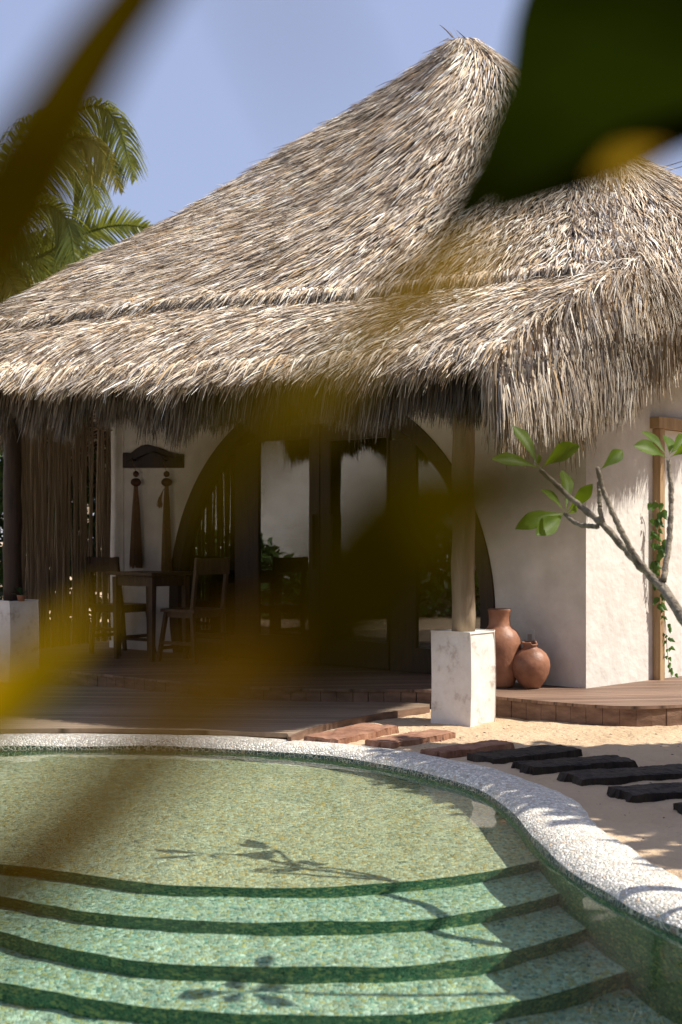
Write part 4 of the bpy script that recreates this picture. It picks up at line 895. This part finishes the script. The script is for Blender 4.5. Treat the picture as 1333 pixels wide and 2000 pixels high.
# shade tree beside the path, to the right of the view
st = thing('shade_tree', 'spreading leafy tree to the right of the path, casting dappled shade on the sand', 'tree', (4.9, 6.3, 0))
v, f = tube_arrays([(4.9, 6.3, -.1), (4.85, 6.3, 1.2), (4.6, 6.3, 2.2), (4.4, 6.3, 2.8)], [.14, .11, .09, .05], 10); put(mesh('trunk', v, f, trunk_m, None, True), st)
for q in ((3.2, 7.4, 2.8), (3.6, 5.2, 2.8), (5.4, 7.4, 2.9), (5.3, 5.2, 2.9)): v, f = tube_arrays([(4.7, 6.3, 2.0), ((4.7 + q[0]) / 2, (6.3 + q[1]) / 2, 2.55), q], [.06, .04, .015], 8); put(mesh('limb', v, f, trunk_m, None, True), st)
bd = np.array([(4.2, 3.78), (4.65, 3.74), (5.15, 3.62), (5.65, 3.36), (6.15, 3.14), (6.65, 2.9), (7.15, 2.66), (7.5, 2.6), (7.6, 2.75)])
def canopy(n):
    y = rng.uniform(4.35, 7.59, n); x0 = np.interp(y, bd[:, 0], bd[:, 1]); x = x0 + .08 * snoise(y, y * 0, 5, 4) + .03 * snoise(y, y * 0, 17, 9) + (6.1 - x0) * rng.random(n) ** 1.1; z = rng.uniform(2.62, 3.1, n)
    return np.stack([x, y, z], 1)
cloud('crown', canopy, 15000, .17, bush_leaf, st)

# ================================================================== THINGS MIRRORED IN THE GLASS
nw = thing('garden_wall', 'long pale plastered garden wall to the left of the pool, mirrored in the door glass', 'wall', (-10, 11, 0))
bm = bmesh.new(); box(bm, (-10, 12, 1.6), (.15, 0, 0), (0, 8.5, 0), (0, 0, 1.6)); put(from_bm('masonry', bm, plaster, bevel=.02), nw)
bm = bmesh.new(); box(bm, (-10, 12, 3.24), (.22, 0, 0), (0, 8.55, 0), (0, 0, .04)); put(from_bm('coping_cap', bm, plaster), nw)
hg = thing('hedge', 'dark uneven clipped hedge in front of the garden wall on the left', 'hedge', (-9.2, 11, 0))
def hedge(n):
    y = rng.uniform(4.5, 20, n); h = 1.15 + .28 * snoise(y, y * 0, 1.6, 3) + .15 * snoise(y, y * 0, 5, 8); return np.stack([-9.2 + rng.normal(0, .25, n), y, h * rng.random(n) ** .6], 1)
cloud('foliage', hedge, 14000, .16, bush_leaf, hg)
# shrubs behind the screen
for k, (x, y, h) in enumerate(((-4.6, 15.2, 2.6), (-3.6, 17.2, 2.9), (-6.3, 15.5, 2.5))):
    sh = thing('garden_shrub', ['tall dark shrub directly behind the cane screen', 'tall dark shrub beyond the cane screen, nearest the house', 'tall dark shrub far left behind the cane screen'][k], 'shrub', (x, y, 0), 'dark shrubs behind the cane screen')
    v, f = tube_arrays([(x, y, -.1), (x + .05, y, h * .5), (x, y, h * .8)], [.05, .04, .02], 8); put(mesh('stem', v, f, trunk_m, None, True), sh)
    cloud('foliage', blobs([(x, y, h * .25), (x + .3, y, h * .55), (x - .2, y, h * .75)], [(1.0, .6, h * .3)] * 3, .1), 6000, .14, bush_leaf, sh)
# unseen trees added round the plot to block skylight
big_leaf = leaf_mat('sky_block_leaf', (.02, .05, .01), (.05, .09, .02), .25, 2)
for k, (x, y, h, r, lab) in enumerate(((-15, 4, 7.5, 3.4, 'large garden tree behind the left wall, nearest the pool'), (-16, 12, 8, 3.6, 'large garden tree behind the middle of the left wall'), (-15, 20, 7.5, 3.4, 'large garden tree behind the far end of the left wall'),  # all the trees in this list are added, unseen skylight blockers
    (-8, -6, 8, 3.6, 'large garden tree behind the viewer on the left'), (-1.5, -8, 9, 4, 'large garden tree directly behind the viewer'), (5.5, -7, 8, 3.6, 'large garden tree behind the viewer on the right'), (11.5, -1, 6, 3, 'garden tree to the right of the pool'), (13, 5.5, 6, 3, 'garden tree beyond the shade tree on the right'), (13.5, 12, 6, 3.2, 'garden tree to the right of the house'))):
    gt = thing('sky_block_tree', lab, 'tree', (x, y, 0), 'garden trees round the pool')  # group of added unseen trees that block skylight
    v, f = tube_arrays([(x, y, -.1), (x + .1, y, h * .3), (x, y + .1, h * .6)], [.25, .2, .1], 10); put(mesh('trunk', v, f, trunk_m, None, True), gt)
    cloud('crown', blobs([(x, y, h * .35), (x + .5 * r, y + .3 * r, h * .5), (x - .5 * r, y - .2 * r, h * .55), (x, y, h * .75), (x - .2 * r, y + .6 * r, h * .45), (x + .2 * r, y - .6 * r, h * .42)], [(r * .62, r * .62, h * .26)] * 6, .1), 4200, .62, big_leaf, gt)
# wires
for k, (a, b_) in enumerate([((1150, 372, 26), (1700, 188, 26)), ((1150, 378, 26.4), (1700, 207, 26.4))]):
    o = tube('overhead_wire', cat([at(*a), (at(*a) + at(*b_)) / 2 - Vector((0, 0, .05)), at(*b_)], 12), [.008] * 12, metal_m, None, 5); tag(o, ['upper of the two thin wires crossing the sky at the right edge', 'lower of the two thin wires crossing the sky at the right edge'][k], 'wire', 'thin overhead wires')

# ================================================================== PLANT CLOSE TO THE CAMERA
fg = thing('foreground_plant', 'tall broad leaved plant right in front of the viewer, blurred olive and yellow blades', 'plant', (.28, .42, 0))
def fmat(name, c, t, tc): return leaf_mat(name, c, tuple(x * 1.25 for x in c), t, 20, 1.0, tc, 0.0)
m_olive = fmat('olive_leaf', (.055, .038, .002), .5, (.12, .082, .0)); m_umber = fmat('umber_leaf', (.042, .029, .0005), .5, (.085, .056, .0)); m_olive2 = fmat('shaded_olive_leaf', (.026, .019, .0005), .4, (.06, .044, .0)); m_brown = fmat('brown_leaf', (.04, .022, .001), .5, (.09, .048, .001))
m_yel = fmat('yellow_leaf', (.28, .185, .002), .5, (.44, .28, .002)); m_dark = fmat('deep_green_leaf', (.007, .011, .0005), .10, (.02, .025, .001)); m_gold = fmat('golden_leaf', (.24, .15, .010), .5, (.44, .27, .015)); m_green = fmat('mid_green_leaf', (.04, .055, .002), .5, (.08, .10, .0))
def near_leaf(pts, wpx, m, tilt=0.0, label=None, n=24):
    """pts (px,py,depth) centre line, wpx widths at the points, tilt: depth slope across the blade"""
    C_ = cat([at(*q) for q in pts], n); w = np.interp(np.linspace(0, 1, n), np.linspace(0, 1, len(wpx)), wpx); v, f = [], []
    for i in range(n):
        T = C_[min(i + 1, n - 1)] - C_[max(i - 1, 0)]; d = C_[i][1]; s = np.cross(T, (0, 1, 0)); s /= np.linalg.norm(s) + 1e-9; s = s if s[0] > 0 else -s
        hw = w[i] * d / F / 2
        for k in (-1, -.5, 0, .5, 1): v.append(C_[i] + s * hw * k + np.array([0, 1, 0]) * (hw * k * tilt + abs(k) * hw * .25))
    for i in range(n - 1):
        for j in range(4): f.append((i * 5 + j, i * 5 + j + 1, i * 5 + j + 6, i * 5 + j + 5))
    o = mesh('leaf', v, f, m, None, True); put(o, fg)
    if label: o['label'] = label
near_leaf([(420, -260, .28), (295, -60, .27), (185, 90, .26), (95, 240, .25), (10, 400, .25), (-100, 620, .25)], [60, 125, 145, 175, 210, 150], m_umber, .0, 'long dark olive blade crossing the top left corner')
near_leaf([(470, -200, .10), (560, 20, .10), (640, 200, .10), (700, 330, .10)], [34, 40, 34, 8], m_olive, .3)
near_leaf([(1420, -160, .50), (1260, 40, .48), (1110, 190, .42), (990, 320, .40), (890, 430, .40), (825, 510, .40)], [660, 560, 450, 310, 170, 6], m_dark, -.9, 'very dark broad leaf filling the top right corner')
near_leaf([(1700, 60, .50), (1420, 120, .48), (1270, 190, .46), (1130, 310, .45), (960, 430, .45)], [520, 480, 330, 210, 10], m_dark, -.8)
near_leaf([(1300, 296, .34), (1255, 305, .33), (1215, 322, .32), (1165, 350, .31)], [6, 30, 50, 6], m_gold, .8)
near_leaf([(1040, 455, .25), (960, 490, .25), (890, 525, .24), (820, 565, .24), (740, 640, .24), (640, 740, .24)], [4, 34, 80, 105, 84, 44], m_gold, .5, 'golden blade blurred across the thatch')
near_leaf([(740, 640, .20), (640, 740, .19), (560, 810, .18), (470, 880, .18), (400, 980, .18), (360, 1090, .18)], [30, 80, 110, 150, 110, 16], m_olive, .2)
near_leaf([(560, 820, .2), (480, 870, .2), (420, 920, .2)], [16, 90, 10], m_gold, .5)
near_leaf([(1230, 860, .16), (1120, 905, .16), (960, 950, .16), (820, 1010, .17), (720, 1120, .17), (640, 1230, .17), (520, 1330, .17)], [30, 120, 190, 270, 290, 230, 60], m_olive2, -.3, 'wide olive blade blurred across the glass doors')
near_leaf([(700, 1180, .18), (560, 1270, .17), (430, 1340, .15), (330, 1430, .14), (210, 1560, .135), (60, 1700, .13), (-100, 1800, .13)], [30, 130, 180, 170, 170, 210, 230], m_brown, .3, 'brown blade running down over the pool at lower left')
near_leaf([(-140, 1420, .23), (-10, 1350, .22), (70, 1290, .22), (150, 1225, .22), (230, 1160, .22)], [100, 120, 110, 70, 6], m_yel, .9, 'bright yellow leaf at the left edge')
near_leaf([(-160, 1470, .25), (-20, 1410, .25), (80, 1350, .25), (170, 1310, .25)], [120, 130, 90, 6], m_green, .3)
near_leaf([(1480, 560, .17), (1340, 620, .16), (1230, 700, .16), (1120, 800, .16)], [90, 110, 90, 10], m_brown, .4)
for a, b_ in (((420, -260, .28), (.02, .20, .7)), ((1480, -220, .52), (.6, .42, .6)), ((1600, 80, .5), (.45, .40, .6)), ((1480, 560, .17), (.25, .30, .6)), ((-160, 1470, .25), (-.16, .33, .5))):
    p0 = Vector(at(*a)); P = cat([Vector((.28, .42, 0)), Vector((b_[0] * .8 + .05, b_[1] * .5, .35)), Vector(b_) + (Vector((0, -.35, 0)) if a[0] == 420 else Vector((.02, -.05, 0))), (p0 + Vector(b_)) / 2 + (Vector((.25, -.3, .25)) if a[0] == 420 else Vector((.06, 0, 0))), p0], 24)
    if a[0] == 420: P = cat([Vector((.28, .42, 0)), Vector((.34, .2, .5)), Vector((.30, .18, 1.1)), Vector((.2, .2, 1.5)), Vector((.05, .26, 1.42)), p0], 30)
    v, f = tube_arrays(P, np.linspace(.008, .0025, len(P)), 6); put(mesh('stalk', v, f, m_green, None, True), fg)
